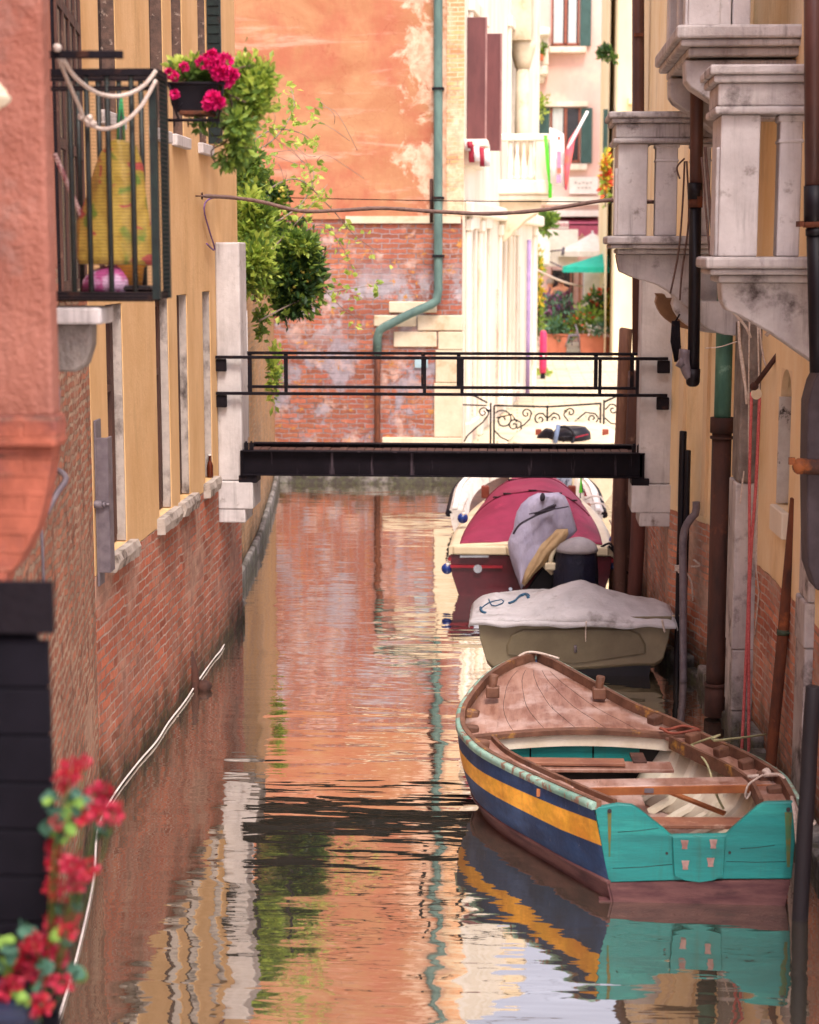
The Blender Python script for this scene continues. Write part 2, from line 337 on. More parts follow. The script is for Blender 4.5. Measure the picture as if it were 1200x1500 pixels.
B_GARDEN = brick('garden_wall_brick', C('#b48c66'), C('#9a7450'), C('#b59e80'), ms=.012, warp=.025, patches=[(C('#bd9160'), 1.6, .45, .6, .4, 6)])
B_RED = brick('chimney_brick', C('#84504a'), C('#74433c'), C('#8a685c'), ms=.01, patches=[(C('#a8604c'), 2, .4, .55, -1, 9)], algae=False)
def facade_plaster():
    N = NT('orange_facade_plaster'); g = N.n('NewGeometry').outputs['Position']
    s = N.n('SeparateXYZ', {0: g}); x, z = s.outputs[0], s.outputs[2]
    v = N.vscale(g, (1, 1, 1.7))
    col = N.mix(N.ramp(N.noise(v, .9, 6, .6, .6), .35, .66), C('#a46c4c'), C('#b38660'))
    col = N.mix(N.math('MULTIPLY', N.ramp(N.noise(N.vscale(g, (1.1, 1, .8)), 1.3, 7, .7), .46, .66), .8), col, C('#a8604a'))
    # pale washed bands across the wall, and flaking lime towards its right edge
    band = N.ramp(N.noise(N.vscale(g, (.35, 1, 2.2)), 1.5, 7, .68, .4), .54, .72)
    col = N.mix(N.math('MULTIPLY', band, .75), col, C('#d6ac94'))
    ed = N.math('ADD', N.n('MapRange', {0: x, 1: -2.9, 2: -1.2, 3: -.22, 4: .2}).outputs[0], N.noise(g, 1.7, 7, .7, .4))
    fl = N.ramp(ed, .56, .63)
    col = N.mix(N.math('MULTIPLY', fl, .85), col, N.mix(N.ramp(N.noise(g, 7, 5), .4, .62), C('#dcc0a4'), C('#cc9c80')))
    crack = N.n('TexVoronoi', {'Vector': N.n('VectorMath', {0: N.vscale(g, (.5, 1, 1.1)), 1: N.n('TexNoise', {'Vector': g, 'Scale': 1.5, 'Detail': 6.}).outputs['Color']}, operation='ADD').outputs[0], 'Scale': .8}, feature='DISTANCE_TO_EDGE').outputs[0]
    ck = N.n('MapRange', {0: crack, 1: .0, 2: .006, 3: 1., 4: 0.}, clamp=True).outputs[0]
    col = N.mix(N.math('MULTIPLY', ck, .35), col, C('#8f4434'))
    N.set('Base Color', col); N.set('Roughness', .9); N.set('Specular IOR Level', .2)
    N.bump(N.math('ADD', N.noise(g, 5, 8, .7), N.math('MULTIPLY', fl, -.25)), .5, .03); return N.m
M_ORANGE = facade_plaster()
def water_mat():
    N = NT('canal_water'); g = N.n('NewGeometry').outputs['Position']; t = N.t
    z0 = N.noise(N.vscale(g, (.55, 1.5, 1)), 1.15, 2, .5, .5)
    z1 = N.noise(N.vscale(g, (.5, 2.4, 1)), 2.6, 2, .5, .3)
    z2 = N.noise(N.vscale(g, (.7, 2.2, 1)), 8, 2, .5)
    h = N.math('ADD', N.math('MULTIPLY', z0, 1.35), N.math('ADD', N.math('MULTIPLY', z1, .34), N.math('MULTIPLY', z2, .03)))
    b = N.n('Bump', {'Strength': .5, 'Distance': .02, 'Height': h})
    dif = N.n('BsdfDiffuse', {'Color': N.mix(N.ramp(N.noise(g, .6, 3), .3, .7), C('#4a443a'), C('#3a3c34')), 'Normal': b.outputs[0]})
    glo = N.n('BsdfGlossy', {'Color': (.96, .93, .88, 1), 'Roughness': .02, 'Normal': b.outputs[0]})
    fr = N.n('Fresnel', {'IOR': 1.33, 'Normal': b.outputs[0]})
    f = N.n('MapRange', {0: fr.outputs[0], 1: .02, 2: .25, 3: .46, 4: .92}, clamp=True).outputs[0]
    mx = N.n('MixShader', {0: f, 1: dif.outputs[0], 2: glo.outputs[0]})
    t.links.new(mx.outputs[0], t.nodes['Material Output'].inputs['Surface']); return N.m
M_WATER = water_mat()
#@@SETTING
# ------------------------------------------------------------------ setting
mb = MB(); mb.add([(-80, -30, 0), (80, -30, 0), (80, 30.4, 0), (-80, 30.4, 0)], [(0, 1, 2, 3)])
struct('water', mb, M_WATER)
M_PAVE = brick('stone_paving', C('#cfc3a8'), C('#bfb196'), C('#a39a7e'), bw=.7, bh=.38, ms=.015, patches=[(C('#b9b08a'), 1.2, .58, .7, -1, 3)], algae=False, bump=.25)
QY = 30.4
mb = MB(); mb.add([(-80, QY, .6), (80, QY, .6), (80, 240, .6), (-80, 240, .6)], [(0, 1, 2, 3)]); mb.add([(-80, QY, -.4), (80, QY, -.4), (80, QY, .6), (-80, QY, .6)], [(0, 1, 2, 3)])
struct('pavement', mb, M_PAVE)
#@@FACADE
# ------------------------------------------------------------------ orange house closing the canal
FY = 30.3; fxr = at(677, 300, Y=FY).x
t = thing('house', 'tall house with faded orange plaster over bare red brick at the canal bend', 'house', (-4.5, FY+.5, 0))
zb = at(600, 321, Y=FY).z
mk('brick_wall', MB().box(-8.5, fxr, FY, FY+6, -.5, zb), B_FACADE, t)
mk('plaster_wall', MB().box(-8.5, fxr, FY-.035, FY+6, zb+.002, 13.5), M_ORANGE, t)
mb = MB(); z = at(600, 327, Y=FY).z
mb.box(at(505, 0, Y=FY).x, fxr-.02, FY-.05, FY-.036, z, zb+.05); mk('string_course', mb, M_CREAM, t)
mb = MB()
def qst(x0, x1, y0, y1, pr=.05):
    a = at(x0, y1, Y=FY); b = at(x1, y0, Y=FY); mb.box(a.x, min(b.x, fxr+.02), FY-pr, FY+.3, a.z, b.z)
for q in ((570, 640, 442, 458, .03), (548, 610, 462, 478, .028), (612, 679, 462, 484), (577, 640, 486, 508, .04), (642, 679, 486, 512), (638, 679, 513, 560, .045), (636, 680, 561, 640, .05), (560, 680, 641, 652, .06)): qst(*q)
mk('quoin', mb, M_CREAM, t, bevel=.012)
mb = MB(); mb.box(at(655, 0, Y=FY).x, fxr+.03, FY-.055, FY-.036, at(0, 880, Y=FY).z if 0 else zb+.05, 13.4)
M_OBR = brick('pale_edge_brick', C('#e0a574'), C('#d28a5c'), C('#e0c09c'), bw=.26, bh=.075, patches=[(C('#e3c8a4'), 1.5, .45, .58, 0, 14)], algae=False, bump=.4)
mk('edge_brickwork', mb, M_OBR, t)
mb = MB(); mb.box(-8.5, fxr+.05, FY-.14, FY, -.4, .17); mk('plinth', mb, M_STONE2, t, bevel=.02)
# drainpipe with its swan-neck
dp = MB(); pts = [at(642, y, Y=FY-.14) for y in (-900, -400, 0, 220, 400, 425)]+[at(640, 440, Y=FY-.15), at(632, 446, Y=FY-.17), at(600, 460, Y=FY-.17), at(565, 478, Y=FY-.15), at(556, 484, Y=FY-.14), at(553, 494, Y=FY-.1), at(553, 520, Y=FY-.08)]
dp.tube(pts, .075, 12); d = mk('drainpipe', dp, mat('dull_copper', C('#5f7a70'), C('#48605a'), scale=5, rough=.7, bump=.2, st=(1, 1, .4), stain=C('#86a596'), sscale=3, slo=.58, shi=.74), t)
mb = MB()
for y in (130, 290, 375): p = at(642, y, Y=FY-.14); mb.box(p.x-.1, p.x+.1, FY-.23, FY, p.z-.02, p.z+.02)
mk('pipe_bracket', mb, M_IRON, d)
mk('lower_pipe', MB().tube([at(553, y, Y=FY-.08) for y in (518, 560, 640, 712)], [.055, .05, .05, .045], 10), M_RUST, t)
mk('tie_rod', MB().tube([at(632, 262, Y=FY-.06), at(632, 326, Y=FY-.06)], .03, 6), M_RUSTD, t)
mk('wall_plaque', MB().box(at(608, 0, Y=FY).x, at(628, 0, Y=FY).x, FY-.03, FY, at(0, 536, Y=FY).z, at(0, 523, Y=FY).z), mat('pale_blue_tile', C('#9db8bf'), bump=0), t)
# ------------------------------------------------------------------ white stone house along the far street
def onwall(px, py, p0, p1):
    """(u along p0->p1, height) where the sight line through a photo pixel meets the wall line"""
    r = at(px, py, Y=1.0)-Vector((0, 0, CH)); a = Vector(p0); d = Vector(p1)-a
    k = -(a.x*r.y-a.y*r.x)/(d.x*r.y-d.y*r.x); p = a+d*k
    return k*d.length, at(px, py, Y=p.y).z
s0 = (fxr+.03, 30.6); e = at(786, 560, Z=.6); s1 = (e.x, e.y)
M_WHITE = mat('pale_istrian_stone', C('#ebe2d2'), C('#dccfb8'), scale=1.5, st=(1, 1, .25), bump=.25, bscale=20, stain=C('#b9a485'), sscale=1.6, sst=(1, 1, .4), slo=.58, shi=.75)
M_SHUT = mat('brown_shutter_paint', C('#6b3f3e'), C('#5b3535'), scale=5, st=(1, 1, .3), rough=.5, bump=.05, grain=.05)
M_PAVPINK = mat('pink_wash', C('#dcae96'), C('#d09c84'), scale=1.4)
t = thing('house', 'pale stone house with brown shutters and a balustraded balcony down the far street', 'house', (s0[0]-1, 36, .6))
PS = frame_xy(s1, s0); W_ = lambda px, py: onwall(px, py, s1, s0)
hol = []
for (xa, xb, ya) in ((687, 692, 335), (708, 713, 335), (731, 736, 345), (751, 755, 345)):
    hol.append((W_(xb, 400)[0], W_(xa, 400)[0], 1.0, W_(xa, ya)[1]))
wu0, wu1, wz0, wz1 = W_(707, 100)[0], W_(688, 100)[0], W_(690, 222)[1], W_(690, 20)[1]; hol.append((wu0, wu1, wz0, wz1))
hol.append((W_(764, 100)[0], W_(745, 100)[0], W_(745, 262)[1], W_(745, 40)[1]))
mk('wall', wall(s1, s0, .3, 12.5, hol, .35, .5), M_WHITE, t)
mk('side_wall', MB().add([(s1[0], s1[1], .3), (s1[0]-6, s1[1], .3), (s1[0]-6, s1[1], 12.5), (s1[0], s1[1], 12.5)], [(0, 1, 2, 3)]), M_WHITE, t)
for h in hol:
    mb = MB(); lbox(mb, PS, h[0]-.08, h[1]+.08, h[2]-.15, h[3]+.15, -.42, -.36); w = mk('window', mb, M_DARK, t)
    mb = MB()
    for uu in (h[0]-.2, h[1]+.02): lbox(mb, PS, uu, uu+.18, h[2], h[3], 0, .07)
    lbox(mb, PS, h[0]-.25, h[1]+.25, h[3], h[3]+.22, 0, .1); lbox(mb, PS, h[0]-.25, h[1]+.25, h[2]-.14, h[2], 0, .12)
    mk('frame', mb, M_WHITE, w, bevel=.015)
mb = MB()
for px in (683, 700, 744, 780):
    u, _ = W_(px, 450); mb = MB(); lbox(mb, PS, u-.12, u+.12, .6, 4.3, 0, .08); lbox(mb, PS, u-.16, u+.16, 4.3, 4.5, 0, .12); lbox(mb, PS, u-.15, u+.15, .6, 1.0, 0, .11); mk('pilaster', mb, M_WHITE, t, bevel=.02)
mb = MB(); lbox(mb, PS, 0, (Vector(s1)-Vector(s0)).length, 4.55, 4.8, 0, .16); mk('cornice', mb, M_WHITE, t, bevel=.03)
mb = MB()
B_PALE = brick('pale_pink_brick', C('#d8a890'), C('#cc9880'), C('#e4d4c0'), patches=[(C('#e6d6c4'), 1.5, .45, .58, -1, 9)], algae=False)
for px, za_, zc_ in ((694, .6, 2.2), (728, .6, 3.2), (758, .6, 3.6), (772, .6, 2.4)): u, _ = W_(px, 540); mb = MB(); lbox(mb, PS, u-.28, u+.28, za_, zc_, .0, .02); mk('brick_panel', mb, B_PALE, t)
mk('grey_pipe', MB().tube([PS(W_(768, 500)[0], z, .09) for z in (.6, 2, 4.2)], .05), mat('lilac_pipe', C('#9d86b0'), bump=0), t)
# brown shutters stand open at right angles to the wall
for yy, xa, xb, ya, yb in ((30.85, 684, 713, 25, 220), (32.3, 690, 735, 49, 221)):
    a, b = at(xa, yb, Y=yy), at(xb, ya, Y=yy); mb = MB(); mb.box(a.x, b.x, yy, yy+.045, a.z, b.z); sh = mk('shutter', mb, M_SHUT, t, bevel=.006)
    mb = MB(); mb.box(b.x-.02, b.x+.012, yy-.012, yy+.05, a.z, b.z); mk('edge_strip', mb, mat('pale_shutter_edge', C('#a07a74'), C('#8a6460'), bump=0), sh)
u, _ = W_(750, 150)
mb = MB(); z0_, z1_ = W_(750, 200)[1], W_(750, 100)[1]
mb.tube([PS(u, z, .22) for z in (z0_-.6, z0_, z1_)], [.16, .16, .14], 14); mb.tube([PS(u, z, .22) for z in (z1_, z1_+.15, z1_+.4, z1_+.55)], [.16, .2, .27, .3], 10)
lbox(mb, PS, u-.35, u+.35, z1_+.55, 12.4, 0, .42); mk('column', mb, M_CREAM, t)
# balustraded balcony
by = 36.2; bx = at(800, 230, Y=by).x; wx = lambda y: s0[0]+(s1[0]-s0[0])*(y-s0[1])/(s1[1]-s0[1])
zt, zs = at(760, 196, Y=by).z, at(760, 264, Y=by).z
bal = mk('balcony', MB().box(wx(by)-.1, bx+.16, by-.1, by+3.4, zs-.28, zs).box(wx(by)-.1, bx+.08, by-.03, by+3.3, zs-.4, zs-.28), M_WHITE, t, bevel=.03)
mb = MB().box(wx(by), bx+.06, by-.06, by+.16, zt-.14, zt).box(bx-.16, bx+.06, by+.16, by+3.3, zt-.14, zt); mk('handrail', mb, M_WHITE, bal, bevel=.02)
for i in range(5): mk('baluster', MB().stack([(wx(by)+.22+i*.135, by+.05, zs+q*(zt-.14-zs), r, r) for q, r in ((0, .06), (.1, .06), (.15, .035), (.45, .06), (.7, .03), (.9, .05), (1, .05))], 10), M_WHITE, bal)
mb = MB().box(bx-.2, bx+.04, by-.04, by+.2, zs, zt-.14); mk('corner_post', mb, M_WHITE, bal)
for yy in (by+.1, by+2.9):
    pr = [(wx(by)-.1, yy, zs-.4), (bx-.05, yy, zs-.4), (bx-.12, yy, zs-.62), (bx-.4, yy, zs-.8), (wx(by)+.15, yy, zs-1.2), (wx(by)-.1, yy, zs-1.3)]
    mk('bracket', MB().prism(pr, (0, .2, 0)), M_CREAM, bal, bevel=.02)
# small sill with cloths in front of the near window
a = at(674, 206, Y=30.9); b = at(716, 214, Y=30.9)
mk('window_ledge', MB().box(a.x, b.x, 30.45, 32.4, b.z-.05, a.z).box(a.x+.05, b.x-.12, 30.5, 32.3, b.z-.35, b.z-.05), M_WHITE, t, bevel=.03)
mb = MB(); cl = []
M_BUNT = mat('red_cloth', C('#a32338'), C('#851a2c'), bump=0); M_LINEN = mat('white_linen', C('#e6ddd6'), C('#d2c8c4'), bump=.1)
for k, (px, py, hh, mi) in enumerate(((684, 205, 16, 1), (690, 212, 26, 0), (698, 214, 22, 1), (706, 216, 28, 0), (713, 218, 26, 1), (688, 207, 10, 0))):
    p = at(px, py, Y=30.40-.01*k); q = at(px+3, py+hh, Y=30.38-.01*k); w = .045
    mb.m = mi; mb.loft([[p+Vector((-w, 0, 0)), p+Vector((w, 0, 0)), p+Vector((w, .03, 0)), p+Vector((-w, .03, 0))], [q+Vector((-w*1.5, -.04, 0)), q+Vector((w*.6, -.04, 0)), q+Vector((w*.6, 0, 0)), q+Vector((-w*1.5, 0, 0))]])
single('hanging_cloths', mb, [M_BUNT, M_LINEN], 'red and white cloths hung over the ledge below the brown shutters', 'cloth')
# flags and ribbon at the balcony
fy = by-.3
def ribbon(pts, w, th=.012):
    R = []
    for i, p in enumerate(pts):
        p = Vector(p); o = Vector((w[i] if isinstance(w, list) else w, 0, 0)); R.append([p-o, p+o, p+o+Vector((0, th, 0)), p-o+Vector((0, th, 0))])
    return MB().loft(R)
single('green_ribbon', ribbon([at(x, y, Y=fy+.02*i) for i, (x, y) in enumerate(((799, 198), (801, 220), (803, 245), (806, 268), (806, 290)))], .035), mat('neon_green', C('#5fdc32'), C('#4fc828'), bump=0), 'neon green ribbon hanging at the corner of the white balcony', 'ribbon')
M_FLAG = mat('white_flag_cloth', C('#eae6e2'), C('#dcd8d6'), bump=.05)
flag = thing('flag', 'white flag with faint red and violet marks beside the balustraded balcony', 'flag', at(815, 276, Y=fy))
R = []
for x0, x1, y0, y1, w in ((805, 826, 186, 196, 0), (805, 827, 215, 222, .05), (806, 828, 240, 246, -.04), (806, 829, 268, 276, .03)):
    a, b = at(x0, y0, Y=fy+w), at(x1, y1, Y=fy-w); R.append([a, a.lerp(b, .5)+Vector((0, w, 0)), b, b+Vector((0, .015, 0)), a.lerp(b, .5)+Vector((0, w+.015, 0)), a+Vector((0, .015, 0))])
mk('cloth', MB().loft(R), M_FLAG, flag)
mb = MB()
for x0, x1, y0, y1, m in ((817, 821, 200, 205, 0), (816, 822, 222, 246, 1), (816, 822, 246, 254, 0), (815, 822, 256, 268, 1)):
    a, b = at(x0, y1, Y=fy-.09), at(x1, y0, Y=fy-.09); mk('mark', MB().box(a.x, b.x, fy-.085, fy-.075, a.z, b.z), [mat('flag_red', C('#d8705a'), bump=0), mat('flag_violet', C('#b28aa6'), bump=0)][m], flag)
fp = thing('furled_flag', 'pink and orange flag furled around a slanted white pole', 'flag', at(830, 270, Y=fy-.1))
mk('pole', MB().tube([at(829, 275, Y=fy), at(833, 215, Y=fy-.1), at(861, 163, Y=fy-.3)], .03), M_FLAG, fp)
mk('cloth', MB().tube([at(x, y, Y=fy-.06) for x, y in ((829, 278), (831, 245), (834, 222), (838, 205), (849, 186))], [.02, .06, .08, .06, .03], 8), mat('salmon_flag', C('#e0705c'), C('#d84a80'), scale=3, bump=0), fp)
#@@FAR
# ------------------------------------------------------------------ the far square
py_ = 66.0
def P(px, py, Y): return at(px, py, Y=Y)
def pbox(mb, x0, x1, y0, y1, Y, d=.3, m=None):
    a, b = at(x0, y1, Y=Y), at(x1, y0, Y=Y)
    if m is not None: mb.m = m
    return mb.box(a.x, b.x, Y, Y+d, a.z, b.z)
M_PINK = mat('pink_plaster', C('#e2c0b4'), C('#d8b0a2'), scale=.8, st=(1, 1, .5), bump=.1, stain=C('#e8cbb8'), sscale=.7, slo=.5, shi=.7)
M_GSH = mat('green_shutter_paint', C('#3d5c58'), C('#33504c'), bump=.05, rough=.5, grain=.04)
M_FRAME = mat('brown_window_frame', C('#9a5a44'), C('#86493a'), bump=.05)
M_CURT = mat('pale_curtain', C('#cfd4d0'), C('#b4bcbc'), scale=8, st=(3, 3, .2), bump=.1)
t = thing('house', 'pink house with green shutters across the far square', 'house', (P(835, 500, py_).x, py_+3, .6))
mb = MB(); pbox(mb, 740, 884, -160, 545, py_, 8); mk('wall', mb, M_PINK, t)
for (x0, x1, y0, y1, lft, cur) in ((808, 849, -20, 66, 0, 1), (806, 850, 158, 238, 1, 0)):
    mb = MB(); pbox(mb, x0, x1, y0, y1, py_-.05, .04); w = mk('window', mb, M_GLASS, t)
    mb = MB(); pbox(mb, x0, x0+3, y0, y1, py_-.12, .1); pbox(mb, x1-3, x1, y0, y1, py_-.12, .1); pbox(mb, (x0+x1)/2-2, (x0+x1)/2+3, y0, y1, py_-.12, .1); pbox(mb, x0, x1, y1-3, y1, py_-.12, .1); mk('frame', mb, M_FRAME, w)
    mb = MB(); pbox(mb, x0+3, (x0+x1)/2-3, y0, y1-3, py_-.08, .03)
    if cur: pbox(mb, (x0+x1)/2+4, x1-4, y0, y1-3, py_-.08, .03)
    mk('curtain', mb, M_CURT, w)
    mb = MB(); pbox(mb, x0-3, x1+10, y1+2, y1+11, py_-.3, .3); mk('sill', mb, M_WHITE, w, bevel=.02)
    mb = MB(); pbox(mb, x1+1, x1+18, y0, y1+1, py_-.12, .08); mk('shutter', mb, M_GSH, t)
    if lft: mb = MB(); pbox(mb, x0-18, x0-1, y0, y1+1, py_-.12, .08); mk('shutter', mb, M_GSH, t); mb = MB(); pbox(mb, x0-16, x1+12, y0-10, y0-2, py_-.2, .2); mk('lintel', mb, M_WHITE, t)
mb = MB(); pbox(mb, 740, 884, 322, 333, py_-.5, .5); mk('cornice', mb, M_WHITE, t)
mb = MB(); pbox(mb, 790, 884, 288, 300, py_-.2, .2); mk('string_course', mb, M_WHITE, t)
M_SIGN = mat('white_board', C('#e9e4dc'), C('#ddd6cc'), bump=.05, grain=.03)
mb = MB(); pbox(mb, 834, 876, 259, 284, py_-.15, .12); sg = mk('shop_sign', mb, M_SIGN, t)
mb = MB()
for i in range(5): pbox(mb, 842+i*5.5, 845.5+i*5.5, 266+(i % 2), 269+(i % 2), py_-.17, .015)
for i in range(4): pbox(mb, 846+i*5.5, 849.5+i*5.5, 274, 276, py_-.17, .015)
mk('lettering', mb, mat('faint_grey_paint', C('#c9c2b8'), bump=0), sg)
mb = MB(); pbox(mb, 770, 806, 40, 52, py_-1.2, 1.2); pbox(mb, 785, 803, 96, 110, py_-1., 1.); pbox(mb, 785, 798, 110, 120, py_-.6, .6); pbox(mb, 790, 804, 50, 96, py_-.9, .8); bl = mk('bay', mb, M_WHITE, t, bevel=.05)
mb = MB(); pbox(mb, 787, 796, 79, 88, py_-1.3, .3); single('flower_pot', mb, mat('terracotta', C('#c46a40'), C('#b0582f')), 'small terracotta pot on the white bay of the pink house', 'pot')
mb = cloud(MB(), P(792, 74, py_-1.1), .18, .12, .16, 160, .09, 5); single('potted_plant', mb, M_LEAF, 'small green plant in the terracotta pot on the white bay', 'plant')
mb = cloud(MB(), P(790, 150, py_-.6), .2, .2, .45, 200, .1, 7, mats=(0, 3)); single('climbing_plant', mb, M_LEAF, 'yellow-green climber beside the left green shutter of the pink house', 'plant')
# ground-floor shopfront of the pink house
mb = MB(); pbox(mb, 806, 840, 396, 540, py_-.06, .05); mk('shop_window', mb, M_GLASS, t)
mb = MB(); pbox(mb, 834, 838, 392, 520, py_-.16, .1); pbox(mb, 846, 852, 392, 520, py_-.16, .1); pbox(mb, 806, 809, 392, 520, py_-.16, .1); mk('shop_post', mb, M_WOOD, t)
M_AWN = mat('maroon_awning_cloth', C('#b0566a'), C('#a04a60'), bump=.05, grain=.05)
aw = thing('awning', 'maroon scalloped awning with a white board over the shop', 'awning', P(845, 345, py_-1))
mb = MB(); a, b = P(808, 318, py_-.1), P(886, 318, py_-.1); c, d = P(806, 328, py_-1.3), P(888, 328, py_-1.3)
mb.loft([[a, b, b+Vector((0, 0, -.05)), a+Vector((0, 0, -.05))], [c, d, d+Vector((0, 0, -.05)), c+Vector((0, 0, -.05))]]); mk('canopy', mb, M_AWN, aw)
mb = MB(); n = 7
for i in range(n):
    x0 = lerp(c.x, d.x, i/n); x1 = lerp(c.x, d.x, (i+1)/n)
    mb.prism([(x0, c.y, c.z), (x1, c.y, c.z), (x1, c.y, c.z-.32), (lerp(x0, x1, .75), c.y, c.z-.42), (lerp(x0, x1, .5), c.y, c.z-.46), (lerp(x0, x1, .25), c.y, c.z-.42), (x0, c.y, c.z-.32)], (0, .03, 0))
mk('valance', mb, M_AWN, aw)
mb = MB(); pbox(mb, 806, 833, 324, 335, py_-1.4, .06); bd = mk('board', mb, M_SIGN, aw)
mb = MB()
for i in range(6): pbox(mb, 809+i*4, 811.6+i*4, 326.5+(i % 2), 332, py_-1.43, .02)
mk('lettering', mb, mat('rose_letter_paint', C('#cf8f92'), bump=0), bd)
mb = MB(); pbox(mb, 806, 886, 308, 317, py_-1., .9); mk('awning_box', mb, M_SIGN, aw)
# white market parasols and teal umbrella
def parasol(name, label, px, py, Y, hw, drop, m, group=None):
    top = P(px, py, Y); u = thing(name, label, 'umbrella', (top.x, Y, .6), group)
    R = []
    for k, (r, dz) in enumerate(((.05, 0), (hw*.5, -drop*.5), (hw, -drop), (hw, -drop-.18), (hw-.02, -drop-.18), (hw-.04, -drop-.02), (.05, -.06))):
        R.append([(top.x+r*math.cos(j*math.pi/4+.4), Y+r*math.sin(j*math.pi/4+.4), top.z+dz) for j in range(8)])
    mk('canopy', MB().loft(R, smooth=False), m, u); mk('pole', MB().tube([(top.x, Y, .6), (top.x, Y, top.z+.1)], .035), M_FLAG, u)
    mb = MB()
    for j in range(8): a_ = j*math.pi/4+.4; mb.tube([(top.x, Y, top.z-drop*.9), (top.x+hw*.9*math.cos(a_), Y+hw*.9*math.sin(a_), top.z-drop-.03)], .015, 5)
    mk('rib', mb, M_FLAG, u)
parasol('parasol', 'teal cafe umbrella over the far planters', 884, 372, 60, 1.45, .42, mat('teal_canvas', C('#1fb59a'), C('#19a38b'), bump=.05, grain=.03))
M_CANV = mat('white_canvas', C('#ece7dc'), C('#dfd8cc'), bump=.05, grain=.03)
parasol('parasol', 'big white parasol behind the teal umbrella', 868, 342, 63.5, 1.3, .62, M_CANV)
aw = thing('awning', 'white box awning of the shop left of the parasols', 'awning', P(825, 380, 62))
mb = MB(); pbox(mb, 783, 847, 336, 390, 63.2, .1); mk('panel', mb, M_CANV, aw)
mb = MB(); pbox(mb, 783, 806, 345, 387, 61.6, 1.5); mk('side_box', mb, M_CANV, aw)
mb = MB(); mb.tube([P(806, 368, 62), P(826, 366, 61.5)], .03); mb.tube([P(805, 383, 62), P(822, 391, 61.5)], .03); mb.tube([P(826, 362, 61.5), P(824, 374, 61.5)], .05); mk('arm', mb, M_STEEL, aw)
bn = thing('banner', 'tall white banner panel standing among the far plants', 'banner', P(868, 480, 61.5))
mb = MB(); a, b = P(854, 478, 61.5), P(880, 391, 61.5); mb.box(a.x, b.x, 61.5, 61.6, .62, b.z); mk('panel', mb, M_CANV, bn, bevel=.02)
mb = MB(); mb.box(a.x-.1, b.x+.1, 61.3, 61.8, .6, .66); mk('foot', mb, M_STEEL, bn)
mb = MB(); mb.tube([(a.x, 61.55, .66), (a.x, 61.55, b.z+.08)], .03); mb.tube([(b.x, 61.55, .66), (b.x, 61.55, b.z+.08)], .03); mk('post', mb, M_STEEL, bn)
single('cord', MB().tube(spline([P(786, 395, 50), P(800, 402, 52), P(826, 413, 56), P(853, 420, 61.4)], 16), .035, 6), M_ROPE, 'pale cord slung from the white house to the banner', 'cord')
# planters
M_TERR = mat('terracotta_trough', C('#c4775a'), C('#b2684c'), scale=3, bump=.2)
for (x0, x1, lab) in ((795, 832, 'left terracotta trough under lavender'), (849, 912, 'right long terracotta trough under the mixed flowers')):
    Y = 58; a, b = P(x0, 505, Y), P(x1, 492, Y); pl = thing('planter', lab, 'planter', ((a.x+b.x)/2, Y+.3, .6), 'terracotta troughs in the square')
    mb = MB().loft([[(a.x+.05, Y+.05, .6), (b.x-.05, Y+.05, .6), (b.x-.05, Y+.55, .6), (a.x+.05, Y+.55, .6)], [(a.x, Y, b.z), (b.x, Y, b.z), (b.x, Y+.6, b.z), (a.x, Y+.6, b.z)]], smooth=False); mk('trough', mb, M_TERR, pl, bevel=.02)
    mb = MB().box(a.x-.03, b.x+.03, Y-.03, Y+.63, b.z, b.z+.06); mk('rim', mb, M_TERR, pl, bevel=.015)
M_PURP = mat('purple_foliage', C('#7a4a64'), C('#5f3a52'), bump=0, grain=0); M_ORF = mat('orange_red_flower', C('#d8512a'), C('#c43a2c'), bump=0, grain=0); M_YELF = mat('yellow_flower', C('#d8c23c'), C('#c4a62c'), bump=0, grain=0); M_WF = mat('white_flower', C('#e6dcd6'), C('#d2c4c0'), bump=0, grain=0); M_GRAY = mat('grey_green_leaf', C('#5d8266'), C('#48704f'), bump=0, grain=0)
FL = M_LEAF+[M_PURP, M_ORF, M_YELF, M_WF, M_GRAY]
def bush(name, lab, px, py, Y, rx, ry, rz, n, sz, mats, w=None, cl=14, group=None):
    c = P(px, py, Y); z0 = c.z-rz*1.2
    mb = cloud(MB(), c, rx, ry, rz, n, sz, cl, mats, w); tw = MB()
    r = thing(name, lab, 'plant', (c.x, Y, z0), group); mk('foliage', mb, FL, r)
    for i in range(5): tw.tube([(c.x+rnd(-.1, .1)*rx, Y, z0), (c.x+rnd(-.6, .6)*rx, Y+rnd(-.5, .5)*ry, c.z+rnd(-.2, .6)*rz)], .012, 5)
    mk('stem', tw, M_TWIG, r); return r
bush('shrub', 'grey-green feathery shrub in the left terracotta trough', 817, 481, 58.2, .45, .3, .3, 500, .1, (8, 1), cl=12)
bush('shrub', 'purple flowering shrub behind the left trough', 812, 458, 58.9, .5, .3, .62, 700, .09, (4, 4, 8, 4), cl=16)
bush('shrub', 'green shrub with orange flowers in the right trough', 862, 472, 58.2, .5, .3, .38, 600, .1, (0, 1, 5, 0), (4, 3, 1, 4), cl=14)
bush('shrub', 'taller red-flowered bush in front of the white banner', 876, 446, 58.6, .45, .3, .42, 600, .1, (1, 5, 1, 2), (3, 2, 3, 2), cl=14)
bush('shrub', 'yellow-green tall bush at the right end of the trough', 904, 462, 58.4, .35, .3, .6, 500, .1, (0, 6, 3), cl=12)
bush('shrub', 'white-flowered low plant spilling over the right trough', 878, 481, 57.95, .3, .15, .22, 260, .08, (7, 8), cl=8)
bush('climber', 'yellow and green climber against the corner of the pale house', 789, 432, 52, .1, .2, 1.0, 500, .1, (1, 6, 0), cl=14)
bush('climber', 'green plant below the white house balcony', 800, 325, 52, .25, .2, .3, 300, .12, (0, 1), cl=9)
